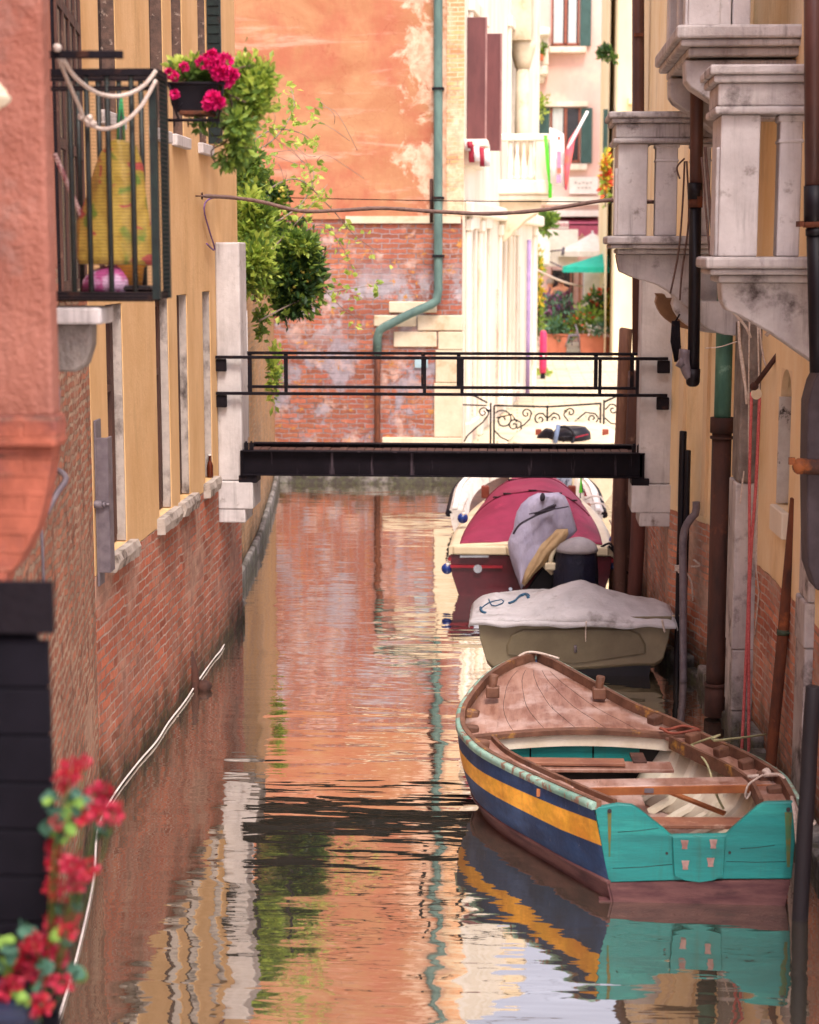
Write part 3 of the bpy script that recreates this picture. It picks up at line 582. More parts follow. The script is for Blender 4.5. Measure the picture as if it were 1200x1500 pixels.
single('cafe_chair', MB().tube([P(843, 475, 57.4), P(848, 492, 57.4), P(849, 509, 57.4)], .025, 6).tube([P(833, 492, 57.3), P(848, 491, 57.4)], .025, 6).tube([P(834, 492, 57.3), P(828, 508, 57.3)], .02, 6).tube([P(836, 492, 57.7), P(838, 506, 57.7)], .02, 6).box(P(833, 492, 57.3).x, P(848, 492, 57.3).x, 57.3, 57.75, P(833, 492, 57.3).z, P(833, 492, 57.3).z+.04), M_STEEL, 'pale metal cafe chair between the two terracotta troughs', 'chair')
bn = thing('litter_bin', 'bright pink round-topped bin at the corner of the pale house', 'bin', (P(796, 520, 47).x, 47, .6))
a = P(796, 484, 47); bx_ = a.x
mk('body', MB().stack([(bx_, 47, .75, .09, .09), (bx_, 47, .95, .1, .1), (bx_, 47, 1.25, .1, .1), (bx_, 47, a.z-.06, .09, .09), (bx_, 47, a.z, .05, .05)], 14), mat('pink_bin_paint', C('#d83a66'), C('#c42c58'), rough=.4, bump=0), bn)
mk('foot', MB().stack([(bx_, 47, .6, .07, .07), (bx_, 47, .76, .06, .06)], 12), M_BLACKP, bn); mk('badge', MB().tube([(bx_+.02, 46.89, 1.22), (bx_+.02, 46.91, 1.22)], .045, 10), M_SIGN, bn)
mb = cloud(MB(), at(792, 548, Z=.63), .25, .6, .05, 220, .07, 8, (0, 3)); o = single('grass_tuft', mb, M_LEAF, 'tuft of grass growing at the foot of the pale house', 'grass')
# far yellow house on the right
M_FARY = mat('pale_yellow_plaster', C('#f0dfb8'), C('#e8cf9c'), scale=.6, st=(1, 1, .3), bump=.1)
t = thing('house', 'pale yellow house right of the pink house', 'house', (P(920, 500, 56).x, 58, .6))
mb = MB(); pbox(mb, 897, 1000, -170, 560, 56, 7); mk('wall', mb, M_FARY, t)
mb = MB(); pbox(mb, 886, 897, -170, 560, 57.5, 6); mk('return_wall', mb, M_FARY, t)
mb = MB(); pbox(mb, 883, 891, 160, 240, 57.3, .15); mk('shutter', mb, M_GSH, t)
mb = MB(); pbox(mb, 921, 930, 143, 152, 55.7, .3); mk('bracket', mb, M_FARY, t)
bush('hanging_plant', 'small hanging plant on the corner of the far yellow house', 891, 80, 55.8, .18, .15, .22, 200, .1, (1, 2), cl=6)
bush('shrub', 'orange-flowered creeper between the pink and yellow houses', 888, 262, 55.4, .1, .15, .7, 400, .1, (5, 0, 6), cl=12)
# two people in the square, mostly hidden by the plants
def skin(verts, edges, rad, name, m, parent):
    me = bpy.data.meshes.new(name); me.from_pydata([tuple(Vector(v)) for v in verts], edges, []); me.materials.append(m)
    o = bpy.data.objects.new(name, me); COL.objects.link(o)
    md = o.modifiers.new('skin', 'SKIN')
    for i, r in enumerate(rad): me.skin_vertices[0].data[i].radius = r if isinstance(r, tuple) else (r, r)
    me.skin_vertices[0].data[0].use_root = True; md.use_smooth_shade = True
    s_ = o.modifiers.new('sub', 'SUBSURF'); s_.levels = s_.render_levels = 1
    if parent: o.parent = parent; WL[o.name] = WL[parent.name]
    return o
M_SKIN = mat('skin', C('#c98c6c'), C('#b87a5c'), bump=0, grain=0)
def person(px, pyh, Y, label, shirt, trousers, hair, face=1):
    h = P(px, pyh, Y); x = h.x; H = h.z+.12-.6; k = H/1.72
    r = thing('person', label, 'person', (x, Y, .6), 'people in the far square')
    V = [(0, 0, .95), (0, 0, 1.2), (0, 0, 1.42), (0, 0, 1.5), (0, -.01*face, 1.6), (0, 0, 1.68), (-.19, 0, 1.4), (-.25, -.02, 1.12), (-.24, -.12, .9), (-.24, -.16, .82), (.19, 0, 1.4), (.25, -.02, 1.12), (.22, -.14, .92), (.22, -.18, .84), (-.1, 0, .9), (-.11, -.02, .5), (-.11, .03, .08), (-.12, -.1, .03), (.1, 0, .9), (.11, -.05, .5), (.12, .02, .08), (.13, -.12, .03)]
    E_ = [(0, 1), (1, 2), (2, 3), (3, 4), (4, 5), (2, 6), (6, 7), (7, 8), (8, 9), (2, 10), (10, 11), (11, 12), (12, 13), (0, 14), (14, 15), (15, 16), (16, 17), (0, 18), (18, 19), (19, 20), (20, 21)]
    Rr = [(.14, .1), (.13, .1), (.14, .1), .055, .085, .07, .055, .042, .032, .03, .055, .042, .032, .03, .085, .06, .045, .04, .085, .06, .045, .04]
    V = [(a*k, b*k, c*k) for a, b, c in V]; Rr = [tuple(q*k for q in u) if isinstance(u, tuple) else u*k for u in Rr]
    b = skin(V, E_, Rr, 'body', M_SKIN, r)
    ii = [0, 1, 2, 6, 7, 8, 10, 11, 12]; mp = {v: i for i, v in enumerate(ii)}; g = lambda u: (u[0]+.02, u[1]+.02) if isinstance(u, tuple) else u+.015
    skin([V[i] for i in ii], [(mp[a], mp[c]) for a, c in E_ if a in mp and c in mp], [g(Rr[i]) for i in ii], 'shirt', shirt, r)
    ii = [0, 14, 15, 16, 18, 19, 20]; mp = {v: i for i, v in enumerate(ii)}
    skin([V[i] for i in ii], [(mp[a], mp[c]) for a, c in E_ if a in mp and c in mp], [g(Rr[i]) for i in ii], 'trousers', trousers, r)
    c = Vector((x, Y, .6)); mk('hair', MB().ell(c+Vector((0, .02*face, 1.65))*k, .1*k, .11*k, .1*k, 12, 8, .1), hair, r)
    mk('nose', MB().ell(c+Vector((0, -.1*face, 1.595))*k, .015, .025, .025, 8, 6), M_SKIN, r)
person(806, 414, 62.3, 'man with grey hair in a blue jacket behind the purple shrub', mat('blue_jacket', C('#3b4a86'), C('#2d3a6c'), bump=0), M_DARK, mat('grey_hair', C('#a39488'), bump=0))
person(822, 410, 62.8, 'person in a dark plum top beside the man in blue', mat('plum_top', C('#5d3340'), C('#4a2833'), bump=0), M_DARK, mat('dark_hair', C('#2b1c18'), bump=0), -1)
# scrolled iron railing at the end of the canal
ry = 30.5
rl = thing('railing', 'wrought iron railing with scrolls at the end of the canal', 'railing', (P(790, 650, ry).x, ry, .6))
def Q(px, py): return at(px, py, Y=ry)
pst = MB()
for x, y in ((719, 590), (724, 594), (802, 594), (880, 590), (885, 586)):
    a = Q(x, y); pst.tube([(a.x, ry, .6), a], .017, 6)
mk('post', pst, M_IRON, rl)
rr = MB(); rr.tube([Q(677, 593), Q(712, 594)], .014, 6); rr.tube([Q(724, 594), Q(802, 596), Q(880, 591)], .017, 6); rr.tube([Q(885, 589), Q(904, 580), Q(925, 570)], .017, 6); rr.tube([Q(690, 577), Q(714, 590)], .017, 6)
mk('top_rail', rr, M_IRON, rl)
def spiral(cx, cy, r0, a0, turns, dirn=1, grow=.16):
    n = int(abs(turns)*16); return [(cx+r0*(1-i/n*(1-grow))*math.cos(a0+dirn*2*math.pi*turns*i/n), cy+r0*(1-i/n*(1-grow))*math.sin(a0+dirn*2*math.pi*turns*i/n)) for i in range(n+1)]
sc = MB()
for pts in ([(680, 647), (685, 638), (696, 628), (708, 618), (715, 608), (717, 600)], [(726, 604)]+spiral(737, 615, 15, -2.4, 1.4), [(724, 630), (733, 640), (745, 646), (757, 640), (764, 628), (763, 618)]+spiral(753, 623, 9, -.6, 1.3, -1), [(727, 612), (750, 607), (757, 618)],
            [(757, 628), (768, 622), (776, 614), (778, 606)]+spiral(771, 606, 8, .2, 1.2, -1), [(757, 650), (763, 639), (776, 633), (788, 640)], [(801, 612), (795, 605)]+spiral(791, 614, 9, -1., 1.3, -1), [(803, 612), (812, 604)]+spiral(813, 614, 9, -2., 1.3),
            [(842, 622), (833, 618), (826, 608), (828, 600)]+spiral(836, 604, 7, 3., 1.2), [(833, 628), (845, 615), (858, 604), (872, 606), (878, 614)]+spiral(868, 613, 8, .2, 1.2), [(803, 630), (815, 622), (833, 624), (845, 634)], [(887, 600), (894, 592)]+spiral(898, 600, 8, -2, 1.2), [(886, 612), (895, 620), (908, 622)], [(712, 600)]+spiral(708, 604, 8, 0, 1.3, -1)):
    sc.tube([Q(x, y) for x, y in pts], .013, 5)
mk('scroll', sc, M_IRON, rl)
#@@LEFT
# ------------------------------------------------------------------ ochre house on the left
LX = -2.95; LY0, LY1 = 12.12, 18.72
t = thing('house', 'ochre house with worn brick base and four tall windows along the left of the canal', 'house', (LX-1, 15.4, 0))
PL = frame_xy((LX, LY1), (LX, LY0)); uy = lambda Y: LY1-Y
win = [(12.62, 13.16), (14.38, 14.92), (15.3, 15.78), (16.56, 16.98)]
zS, zT = 1.8, 3.6; zU = at(253, 196, X=LX).z; zUT = zU+2.25
hl = [(uy(b), uy(a), zS, zT) for a, b in win]+[(uy(b), uy(a), zU, zUT) for a, b in win]
mk('wall', wall((LX, LY1), (LX, LY0), -.5, 11.5, hl, .105, 4.), B_LEFT, t)
for i, (a, b) in enumerate(win):
    mb = MB(); lbox(mb, PL, uy(b)-.03, uy(a)+.03, zS-.03, zT+.03, -.145, -.1); w = mk('window', mb, M_GLASS, t)
    mb = MB(); lbox(mb, PL, uy(b)+.001, uy(b)+.02, zS+.01, zT-.01, -.1, -.008); lbox(mb, PL, uy(a)-.02, uy(a)-.001, zS+.01, zT-.01, -.1, -.008)
    M_JAMB = mat('jamb_stone', C('#bdb0a6'), C('#a59a92'), scale=8, bump=.6, bscale=40, stain=C('#4a3f3b'), sscale=3.2, sst=(1, 1, .7), slo=.5, shi=.66)
    mk('jamb', mb, M_JAMB, w)
    mb = MB(); lbox(mb, PL, uy(b)+.02, uy(a)-.02, zS+.01, zS+.06, -.1, -.075); lbox(mb, PL, uy(b)+.02, uy(a)-.02, zT-.08, zT-.01, -.1, -.07); lbox(mb, PL, uy(b)+.02, uy(b)+.11, zS+.06, zT-.08, -.1, -.07); lbox(mb, PL, uy(a)-.11, uy(a)-.02, zS+.06, zT-.08, -.1, -.07); lbox(mb, PL, uy(b)+.11, uy(a)-.11, 2.95, 3.0, -.1, -.07)
    mk('frame', mb, M_WOODD, w)
    mb = MB(); lbox(mb, PL, uy(b)-.12, uy(a)+.1, zS-.15, zS-.002, -.1, .075)
    mb2 = MB()
    def jag(u, v, o, k=.018): return PL(u, v, o)+Vector((noise.noise(Vector((u*9, v*9, o*5)))*k, 0, noise.noise(Vector((u*7, v*8, 3)))*k))
    mb2.loft([[jag(lerp(uy(b)-.12, uy(a)+.1, q/12), zS-.14, -.1), jag(lerp(uy(b)-.12, uy(a)+.1, q/12), zS-.13, .06), jag(lerp(uy(b)-.12, uy(a)+.1, q/12), zS-.06, .075), PL(lerp(uy(b)-.12, uy(a)+.1, q/12), zS-.002, .06), PL(lerp(uy(b)-.12, uy(a)+.1, q/12), zS-.002, -.1)] for q in range(13)], smooth=False)
    mk('sill', mb2, mat('dirty_sill_stone', C('#b5aaa0'), C('#94887e'), scale=6, bump=.8, bscale=30, stain=C('#5a4e46'), sscale=6, slo=.52, shi=.66), w)
    mb = MB(); lbox(mb, PL, uy(b)-.03, uy(a)+.03, zU-.03, zUT+.03, -.13, -.1); w = mk('window', mb, M_GLASS, t)
    mb = MB(); lbox(mb, PL, uy(b)+.001, uy(b)+.02, zU+.01, zUT-.01, -.1, -.008); lbox(mb, PL, uy(a)-.02, uy(a)-.001, zU+.01, zUT-.01, -.1, -.008); mk('jamb', mb, mat('shaded_jamb', C('#6e5448'), C('#4a3a34'), scale=12, bump=.6, bscale=60, stain=C('#b09a8a'), sscale=14, slo=.6, shi=.7), w)  # upper jambs coloured darker than the lower ones, shade painted into the stone
    mb = MB(); lbox(mb, PL, uy(b)-.1, uy(a)+.08, zU-.1, zU-.002, -.1, .05); mk('sill', mb, M_STONE, w, bevel=.008)
mb = MB(); lbox(mb, PL, uy(17.09), uy(17.045), zU+.02, zUT, .0, .13)
for k in range(24): lbox(mb, PL, uy(17.045), uy(17.036), zU+.1+k*.085, zU+.15+k*.085, .015, .115)
mk('shutter', mb, M_GREENIRON, t)
mb = MB(); a = at(133, 720, Y=12.11); b = at(150, 720, Y=12.11); zt_, zb_ = at(141, 645, Y=12.0).z, at(141, 845, Y=12.0).z
mb.box(LX+.003, LX+.02, 12.16, 12.32, zb_-.1, zt_+.12); mb.box(LX+.02, LX+.1, 12.16, 12.18, zb_, zt_); mb.box(LX+.085, LX+.1, 12.18, 12.3, zb_, zt_)
ap = mk('anchor_plate', mb, M_STEEL, t, bevel=.003)
p = at(143, 739, Y=12.15); mk('bolt', MB().tube([p+Vector((-.06, 0, 0)), p+Vector((.035, 0, 0))], .028, 10).tube([p+Vector((.035, 0, 0)), p+Vector((.055, 0, 0))], .02, 6).tube([p+Vector((.055, 0, 0)), p+Vector((.085, 0, 0))], .01, 8), M_STEEL, ap)
p = at(308, 701, X=LX-.02); hb = .205
b = MB().stack([(p.x, p.y, zS+z, r, r) for z, r in ((.001, .028), (.01, .031), (.12, .031), (.145, .024), (.165, .013), (.2, .012), (.203, .0145), (.215, .0145))], 14)
bo = thing('bottle', 'brown glass bottle standing on the farthest sill of the ochre house', 'bottle', (p.x, p.y, zS)); mk('glass', b, mat('amber_glass', C('#5a2716'), C('#42190e'), rough=.12, bump=0, grain=0), bo)
mk('cap', MB().stack([(p.x, p.y, zS+.215, .016, .016), (p.x, p.y, zS+.228, .016, .016)], 12), M_LINEN, bo)
# twine-like line of pale weed along the waterline, and stubs of old posts
pts = [at(x, y, Z=.02)+Vector((.03, 0, 0)) for x, y in ((75, 1500), (105, 1400), (130, 1290), (137, 1215), (160, 1166), (196, 1118), (224, 1086), (242, 1058), (267, 1026), (284, 1000), (306, 968), (322, 948), (331, 919))]
single('waterline_cord', MB().tube(spline(pts, 90), .008, 6), M_LINEN, 'thin white cord strung along the waterline of the left wall', 'cord')
for (px, y0, y1, lab, r) in ((277, 955, 1010, 'rotten rusty post stub at the foot of the ochre house', .05), (344, 815, 885, 'thin black iron stake by the left wall near the bridge', .02)):
    q = at(px, y1, Z=0)+Vector((.06, 0, 0)); tp = at(px-4 if r < .03 else px, y0, Y=q.y); mb = MB().tube([q+Vector((0, 0, -.3)), q, (q+tp)/2+Vector((.01, 0, 0)), tp], [r, r, r*.95, r*.75], 9)
    if r < .03: mb.box(q.x-.04, q.x+.05, q.y-.03, q.y+.03, .0, .03)
    else: mb.ell((q.x+.08, q.y, .03), .07, .06, .06, 10, 6, .3)
    single('stake', mb, M_RUSTD if r > .03 else M_IRON, lab, 'stake')
# ------------------------------------------------------------------ older house at the near left
NP = [(-2.955, 12.12), (-2.4, 8.63), (-2.03, 6.2), (-1.75, 4.2), (-1.45, 1.5)]
B_NEAR = brick('old_house_wall', C('#b47a62'), C('#9c6650'), C('#c2a890'), ms=.016, warp=.045, bump=1., patches=[(C('#c4a088'), 1.6, .55, .66, -1, 7), (C('#8c5e4c'), 5, .56, .64, -1, 7)], plaster=(C('#c08672'), C('#b07460'), 3.9, .3))
t = thing('house', 'old house with salmon plaster and a tapering chimney breast at the near left', 'house', (-2.6, 7, 0))
u0, _ = onwall(117, 300, NP[0], NP[1]); u1, _ = onwall(82, 300, NP[0], NP[1])
for i in range(4):
    wl = wall(NP[i], NP[i+1], -.5, 9.5, (), .2, .4); mk('wall', wl, B_NEAR, t)
PN = frame_xy(NP[0], NP[1]); mb = MB(); lbox(mb, PN, u0, u1, 3.7, 6.35, -.05, .02); d = mk('balcony_door', mb, mat('dark_blue_door', C('#20222c'), C('#16171f'), rough=.25, bump=.05), t)
mb = MB()
for k in range(5): lbox(mb, PN, lerp(u0, u1, k/4)-.03, lerp(u0, u1, k/4)+.03, 3.75, 6.3, .021, .035)
for z in (3.78, 4.6, 5.4, 6.26): lbox(mb, PN, u0, u1, z-.03, z+.03, .021, .033)
mk('frame', mb, M_WOODD, d)
cy = 6.2; cx = at(69, 300, Y=cy).x; zl0, zl1 = at(0, 655, Y=cy).z, at(0, 612, Y=cy).z
mb = MB().box(-2.4, cx, cy, cy+.11, zl1, 9.4); ch = mk('chimney_breast', mb, M_SAL, t, bevel=.015, seg=2)
a = at(82, 640, Y=cy-.03); mb = MB().box(-2.4, a.x, cy-.03, cy+.13, zl0, zl1+.01); mk('brick_ledge', mb, B_RED, ch, bevel=.015, seg=2)
pf = [at(x, y, Y=cy) for x, y in ((78, 655), (73, 690), (64, 740), (54, 775), (28, 825), (14, 840), (10, 840), (4, 868), (-20, 880))]; pf += [Vector((-2.3, cy, pf[-1].z-.03)), Vector((-2.3, cy, pf[0].z))]
mk('corbel', MB().prism(pf[::-1], (0, .12, 0)), B_RED, ch, bevel=.006)
mb = MB(); p = at(-6, 143, Y=5.9); mb.ell(p, .045, .05, .035, 12, 8, .5, 8).ell(p+Vector((-.06, 0, -.02)), .06, .05, .06, 12, 8, .5, 6).ell(p+Vector((.005, -.01, .02)), .03, .03, .03, 10, 8, .4, 9)
mk('carved_stone', mb, M_CREAM, t)
# balcony with its iron railing
BY0, BY1 = 8.0, 8.24
bz0, bz1 = at(160, 438, Y=BY0).z, at(160, 106, Y=BY0).z; bxr = at(229, 300, Y=BY0).x; bxl = -2.34
mb = MB(); a = at(148, 460, Y=BY0); mb.box(bxl, a.x, BY0, BY1+.02, at(0, 475, Y=BY0).z, at(0, 450, Y=BY0).z)
bal = mk('balcony', mb, M_STONE, t, bevel=.012, seg=2)
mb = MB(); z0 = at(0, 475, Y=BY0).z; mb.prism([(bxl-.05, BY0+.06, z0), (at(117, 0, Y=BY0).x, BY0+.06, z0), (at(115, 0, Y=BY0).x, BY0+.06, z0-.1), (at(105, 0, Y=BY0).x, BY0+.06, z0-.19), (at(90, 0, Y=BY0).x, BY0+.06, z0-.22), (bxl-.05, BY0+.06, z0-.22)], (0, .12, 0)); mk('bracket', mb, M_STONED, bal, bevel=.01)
mb = MB(); mb.box(bxl, bxr, BY0-.01, BY0+.03, bz0, bz0+.03); mb.box(bxl, bxr, BY1-.03, BY1+.01, bz0, bz0+.03); mb.box(bxr-.03, bxr+.005, BY0+.03, BY1-.03, bz0, bz0+.03); mb.box(bxl, bxr-.03, BY0+.03, BY1-.03, bz0-.012, bz0+.002)
mk('floor_frame', mb, M_IRON, bal)
mb = MB().obox((bxl, BY0, bz1), (bxr, BY0, bz1), .035, .03).obox((bxl, BY1, bz1), (bxr, BY1, bz1), .035, .03).obox((bxr, BY0+.018, bz1), (bxr, BY1-.018, bz1), .03, .03).obox((bxl, BY0, bz1-.07), (bxr, BY0, bz1-.07), .02, .02); mk('handrail', mb, M_IRON, bal)
for px in (106, 131, 161, 196): x = at(px, 300, Y=BY0).x; mk('bar', MB().tube([(x, BY0, bz0+.03), (x, BY0, bz1)], .0125, 8), M_GREENIRON, bal)
for k, px in enumerate((118, 148, 178, 210)): x = at(px, 300, Y=BY1).x; mk('bar', MB().tube([(x, BY1, bz0+.03), (x, BY1, bz1)], .0125, 8), M_GREENIRON, bal)
for yy in (BY0, BY1): mk('corner_post', MB().box(bxr-.022, bxr+.012, yy-.017, yy+.017, bz0, bz1+.01), M_GREENIRON, bal)
mb = MB(); x = bxl+.1
while x < bxr: mb.obox((x, BY0-.016, bz0), (x, BY0-.016, bz1), .0016, .0016); x += .0155
z = bz0
while z < bz1: mb.obox((bxl, BY0-.016, z), (bxr, BY0-.016, z), .0016, .0016); z += .0155
z = bz0
while z < bz1: mb.obox((bxr+.014, BY0, z), (bxr+.014, BY1, z), .002, .002); z += .02
y = BY0
while y < BY1: mb.obox((bxr+.014, y, bz0), (bxr+.014, y, bz1), .002, .002); y += .02
mk('net', mb, mat('brown_netting', C('#4b3a34'), C('#3a2d2a'), bump=0, grain=0), bal)
# things on the balcony
by_ = 8.13
def pr(px, py, Y=by_): return at(px, py, Y=Y)
rows = [(118, 222, 388), (116, 222, 378), (118, 221, 350), (119, 222, 325), (128, 220, 300), (134, 214, 270), (137, 208, 245), (146, 202, 225), (160, 200, 213), (172, 190, 206)]
rr = [((pr(a, y).x+pr(b, y).x)/2, by_+.0, pr(a, y).z, (pr(b, y).x-pr(a, y).x)/2, .085) for a, b, y in rows]
def bag_mat():
    N = NT('yellow_bag_plastic'); co = N.n('TexCoord').outputs['Object']
    col = N.mix(N.ramp(N.noise(co, 6, 5, .6, 1.), .4, .62), C('#c8aa50'), C('#a88a3a'))
    col = N.mix(N.ramp(N.noise(N.vscale(co, (1, 1, 1.4)), 9, 2, .4, .6), .62, .66), col, C('#b4504a'))
    col = N.mix(N.ramp(N.n('VectorMath', {0: co, 1: (4.2, 1, 2.2)}, operation='ADD').outputs[0], 0, 1) if 0 else N.ramp(N.noise(N.n('VectorMath', {0: co, 1: (4.2, 1, 2.2)}, operation='ADD').outputs[0], 8, 2, .4, .8), .6, .68), col, C('#6f8a34'))
    N.set('Base Color', col); N.set('Roughness', .3); N.bump(N.noise(co, 14, 6, .6), .6, .02); return N.m
single('plastic_bag', MB().stack(rr, 28, .03, 7, .04, 2.), bag_mat(), 'bulging yellow plastic bag with red and green print hung inside the balcony rail', 'bag')
single('hanging_string', MB().tube([pr(178, 142), pr(174, 175), pr(172, 208)], .006, 6).tube([pr(178, 142), pr(181, 175), pr(182, 207)], .006, 6), mat('green_cord_plastic', C('#2f9a5c'), bump=0), 'thin green string from which the yellow bag hangs', 'string')
a = pr(192, 425); single('flower_pot', MB().stack([(a.x, by_, bz0+.06, .052, .052), (a.x, by_, pr(0, 392).z, .062, .062), (a.x, by_, pr(0, 390).z, .07, .07), (a.x, by_, pr(0, 384).z, .07, .07)], 20), mat('ochre_pot', C('#d09232'), C('#bd7f24'), bump=.05), 'ochre plastic flower pot on the balcony floor', 'pot')
single('tray', MB().box(pr(162, 0).x, pr(217, 0).x, by_-.08, by_+.08, bz0+.032, bz0+.058), M_BLACKP, 'flat black tray under the ochre pot', 'tray', bevel=.008)
rows = [(a.x*0+pr(150, 0).x, by_-.02, bz0+.032, .11, .08), (pr(150, 0).x, by_-.02, bz0+.09, .11, .08), (pr(153, 0).x, by_, bz0+.13, .09, .06), (pr(165, 0).x, by_, bz0+.15, .04, .04)]
single('cloth_bundle', MB().stack(rows, 22, .025, 6, .05), mat('magenta_cloth', C('#a8447e'), C('#c9a4c0'), scale=14, lo=.45, hi=.55, bump=.1), 'magenta and lilac cloth bundle on the balcony floor', 'cloth')
single('broom_handle', MB().tube([at(80, 225, Y=8.12), at(157, 405, Y=8.12)], .012, 8), mat('speckled_handle', C('#b99a94'), C('#8a4a52'), scale=40, lo=.48, hi=.56, bump=0), 'slanting pale broom handle speckled with red behind the bars', 'broom handle')
single('hanging_bar', MB().obox(at(-60, 80, Y=7.2), at(180, 80, Y=7.2), .03, .03), M_IRON, 'dark iron bar reaching out from the chimney breast', 'iron bar', bevel=.003)
rp = MB()
rp.tube(spline([at(86, 85, Y=7.2), at(100, 120, Y=7.6), at(118, 160, Y=7.9), at(124, 177, Y=7.95)], 14), .009, 8)
rp.tube(spline([at(92, 86, Y=7.2), at(112, 115, Y=7.5), at(145, 137, Y=7.8), at(180, 140, Y=7.93), at(210, 126, Y=7.96), at(229, 103, Y=7.97)], 24), .009, 8)
rp.tube(spline([at(124, 178, Y=7.95), at(150, 189, Y=7.95), at(180, 180, Y=7.95), at(207, 155, Y=7.96), at(229, 117, Y=7.97)], 24), .009, 8)
k = at(123, 178, Y=7.94)
for i in range(7): rp.ell(k+Vector((rnd(-.03, .045), rnd(-.01, .01), rnd(-.022, .022))), rnd(.014, .022), .018, rnd(.013, .02), 8, 6)
rp.ell(at(84, 70, Y=7.18), .018, .018, .018, 8, 6)
single('rope', rp, M_ROPE, 'knotted white rope looped from the iron bar to the balcony corner', 'rope')
# pipes at the foot of the old house
pp = MB(); pp.tube(spline([at(68, 752, Y=7.6), at(85, 720, Y=7.7), at(96, 705, Y=7.75), at(94, 695, Y=7.8), at(82, 688, Y=7.85), at(70, 690, Y=8.)], 16), .014, 8); pp.tube(spline([at(40, 740, Y=7.4), at(62, 715, Y=7.5), at(76, 700, Y=7.6)], 8), .013, 8)
pp.tube([at(76, 566, Y=7.9), at(82, 558, Y=7.9), at(84, 572, Y=7.9), at(82, 620, Y=7.9), at(78, 700, Y=7.9)], .016, 8); pp.tube([at(58, 735, Y=7.5), at(62, 800, Y=7.5), at(66, 905, Y=7.5)], .008, 6)
mk('pipe', pp, M_STEEL, t)
# dark shutters and geraniums at the very left
sy = 4.4; sh = thing('shutter', 'dark green boarded shutter folded open at the near left edge', 'shutter', (at(30, 1200, Y=sy).x, sy, 2))
M_DSH = mat('dark_shutter_paint', C('#14121a'), C('#0e0d14'), scale=8, rough=.75, spec=.12, bump=.1)
a = at(69, 940, Y=sy); zbm = 1.9; n = 10; xl = -1.9
mb = MB(); z = a.z
while z > zbm: mb.box(xl, a.x, sy, sy+.03, z-.121, z); mb.box(xl, a.x-.004, sy+.004, sy+.026, z-.127, z-.121); z -= .127
mk('leaf', mb, M_DSH, sh, bevel=.004)
b = at(54, 897, Y=sy+.06); mb = MB().box(xl, b.x, sy+.05, sy+.08, zbm, b.z); mk('rear_leaf', mb, M_DSH, sh, bevel=.004)
mb = MB().box(xl, at(50, 0, Y=sy-.02).x, sy-.02, sy-.001, at(0, 880, Y=sy).z-.08, at(0, 850, Y=sy).z); mk('hinge_block', mb, M_IRON, sh)
gy = 4.28; g = thing('geranium', 'red geranium trailing beside the dark shutter', 'plant', (at(60, 1480, Y=gy).x, gy, at(60, 1500, Y=gy).z))
fl = MB(); lv = MB(); st = MB()
base = at(60, 1520, Y=gy)
for (px, py, r, m) in ((104, 1128, 15, 0), (96, 1140, 14, 0), (126, 1116, 9, 1), (138, 1165, 15, 1), (152, 1160, 14, 0), (120, 1190, 15, 0), (148, 1190, 14, 1), (166, 1190, 14, 1), (92, 1152, 9, 0), (84, 1205, 10, 0), (78, 1238, 11, 0), (84, 1262, 15, 0), (108, 1268, 16, 1), (130, 1272, 13, 0), (112, 1290, 14, 1), (80, 1300, 14, 0), (92, 1325, 15, 0), (104, 1345, 13, 1), (74, 1350, 11, 0), (98, 1365, 12, 0), (70, 1385, 17, 1), (84, 1400, 16, 1), (40, 1400, 17, 0), (28, 1420, 14, 0), (58, 1430, 14, 1), (90, 1440, 15, 1), (10, 1450, 14, 1), (60, 1472, 15, 0), (40, 1485, 14, 0), (20, 1440, 12, 0), (48, 1380, 13, 0)):
    c = at(px, py, Y=gy+rnd(-.06, .05)); R = r*gy/F*1.25
    for i in range(64):
        e = Vector((random.gauss(0, 1), random.gauss(0, 1), random.gauss(0, 1))).normalized(); fl.m = m if random.random() < .75 else 1-m
        fl.leaf(c+e*R*rnd(.2, .8), R*.5, d=e, ln=1.1)
    st.tube([c, c.lerp(base, .25)+Vector((rnd(-.02, .02), .02, 0)), c.lerp(base, .55)], .0016, 5)
for (px, py) in ((80, 1190), (94, 1196), (108, 1168), (118, 1180), (74, 1215), (88, 1222), (100, 1212), (76, 1170), (84, 1330), (110, 1320), (88, 1375), (108, 1420), (115, 1428), (36, 1375), (12, 1385), (20, 1400), (70, 1418), (60, 1440), (30, 1460), (8, 1420), (150, 1215), (40, 1360)):
    for k in range(6):
        c = at(px+rnd(-8, 8), py+rnd(-8, 8), Y=gy+rnd(-.06, .08)); lv.m = random.choice((0, 0, 1, 2)); e = Vector((rnd(-1, 1), rnd(-1, .1), rnd(-.3, 1))).normalized(); q = e.orthogonal().normalized(); w = e.cross(q); R = rnd(.011, .02)
        lv.add([c]+[c+(q*math.cos(j*.785)+w*math.sin(j*.785))*R*(1+.15*(j % 2))+e*R*.25 for j in range(8)], [(0, j+1, (j+1) % 8+1) for j in range(8)])
M_GER = [mat('geranium_leaf', C('#3c6350'), C('#2e5142'), bump=0, grain=0), mat('geranium_leaf_green', C('#6f8f3a'), C('#587a2e'), bump=0, grain=0), mat('geranium_leaf_dark', C('#365c4a'), bump=0, grain=0)]
mk('flowers', fl, [M_RED, M_PINKP], g); mk('foliage', lv, M_GER, g); mk('stem', st, M_LEAF[1], g)
a = at(-60, 1530, Y=gy-.1); b = at(34, 1484, Y=gy-.1); fb = thing('flower_box', 'dark blue flower box holding the red geranium', 'planter', (a.x, gy, a.z-.1))
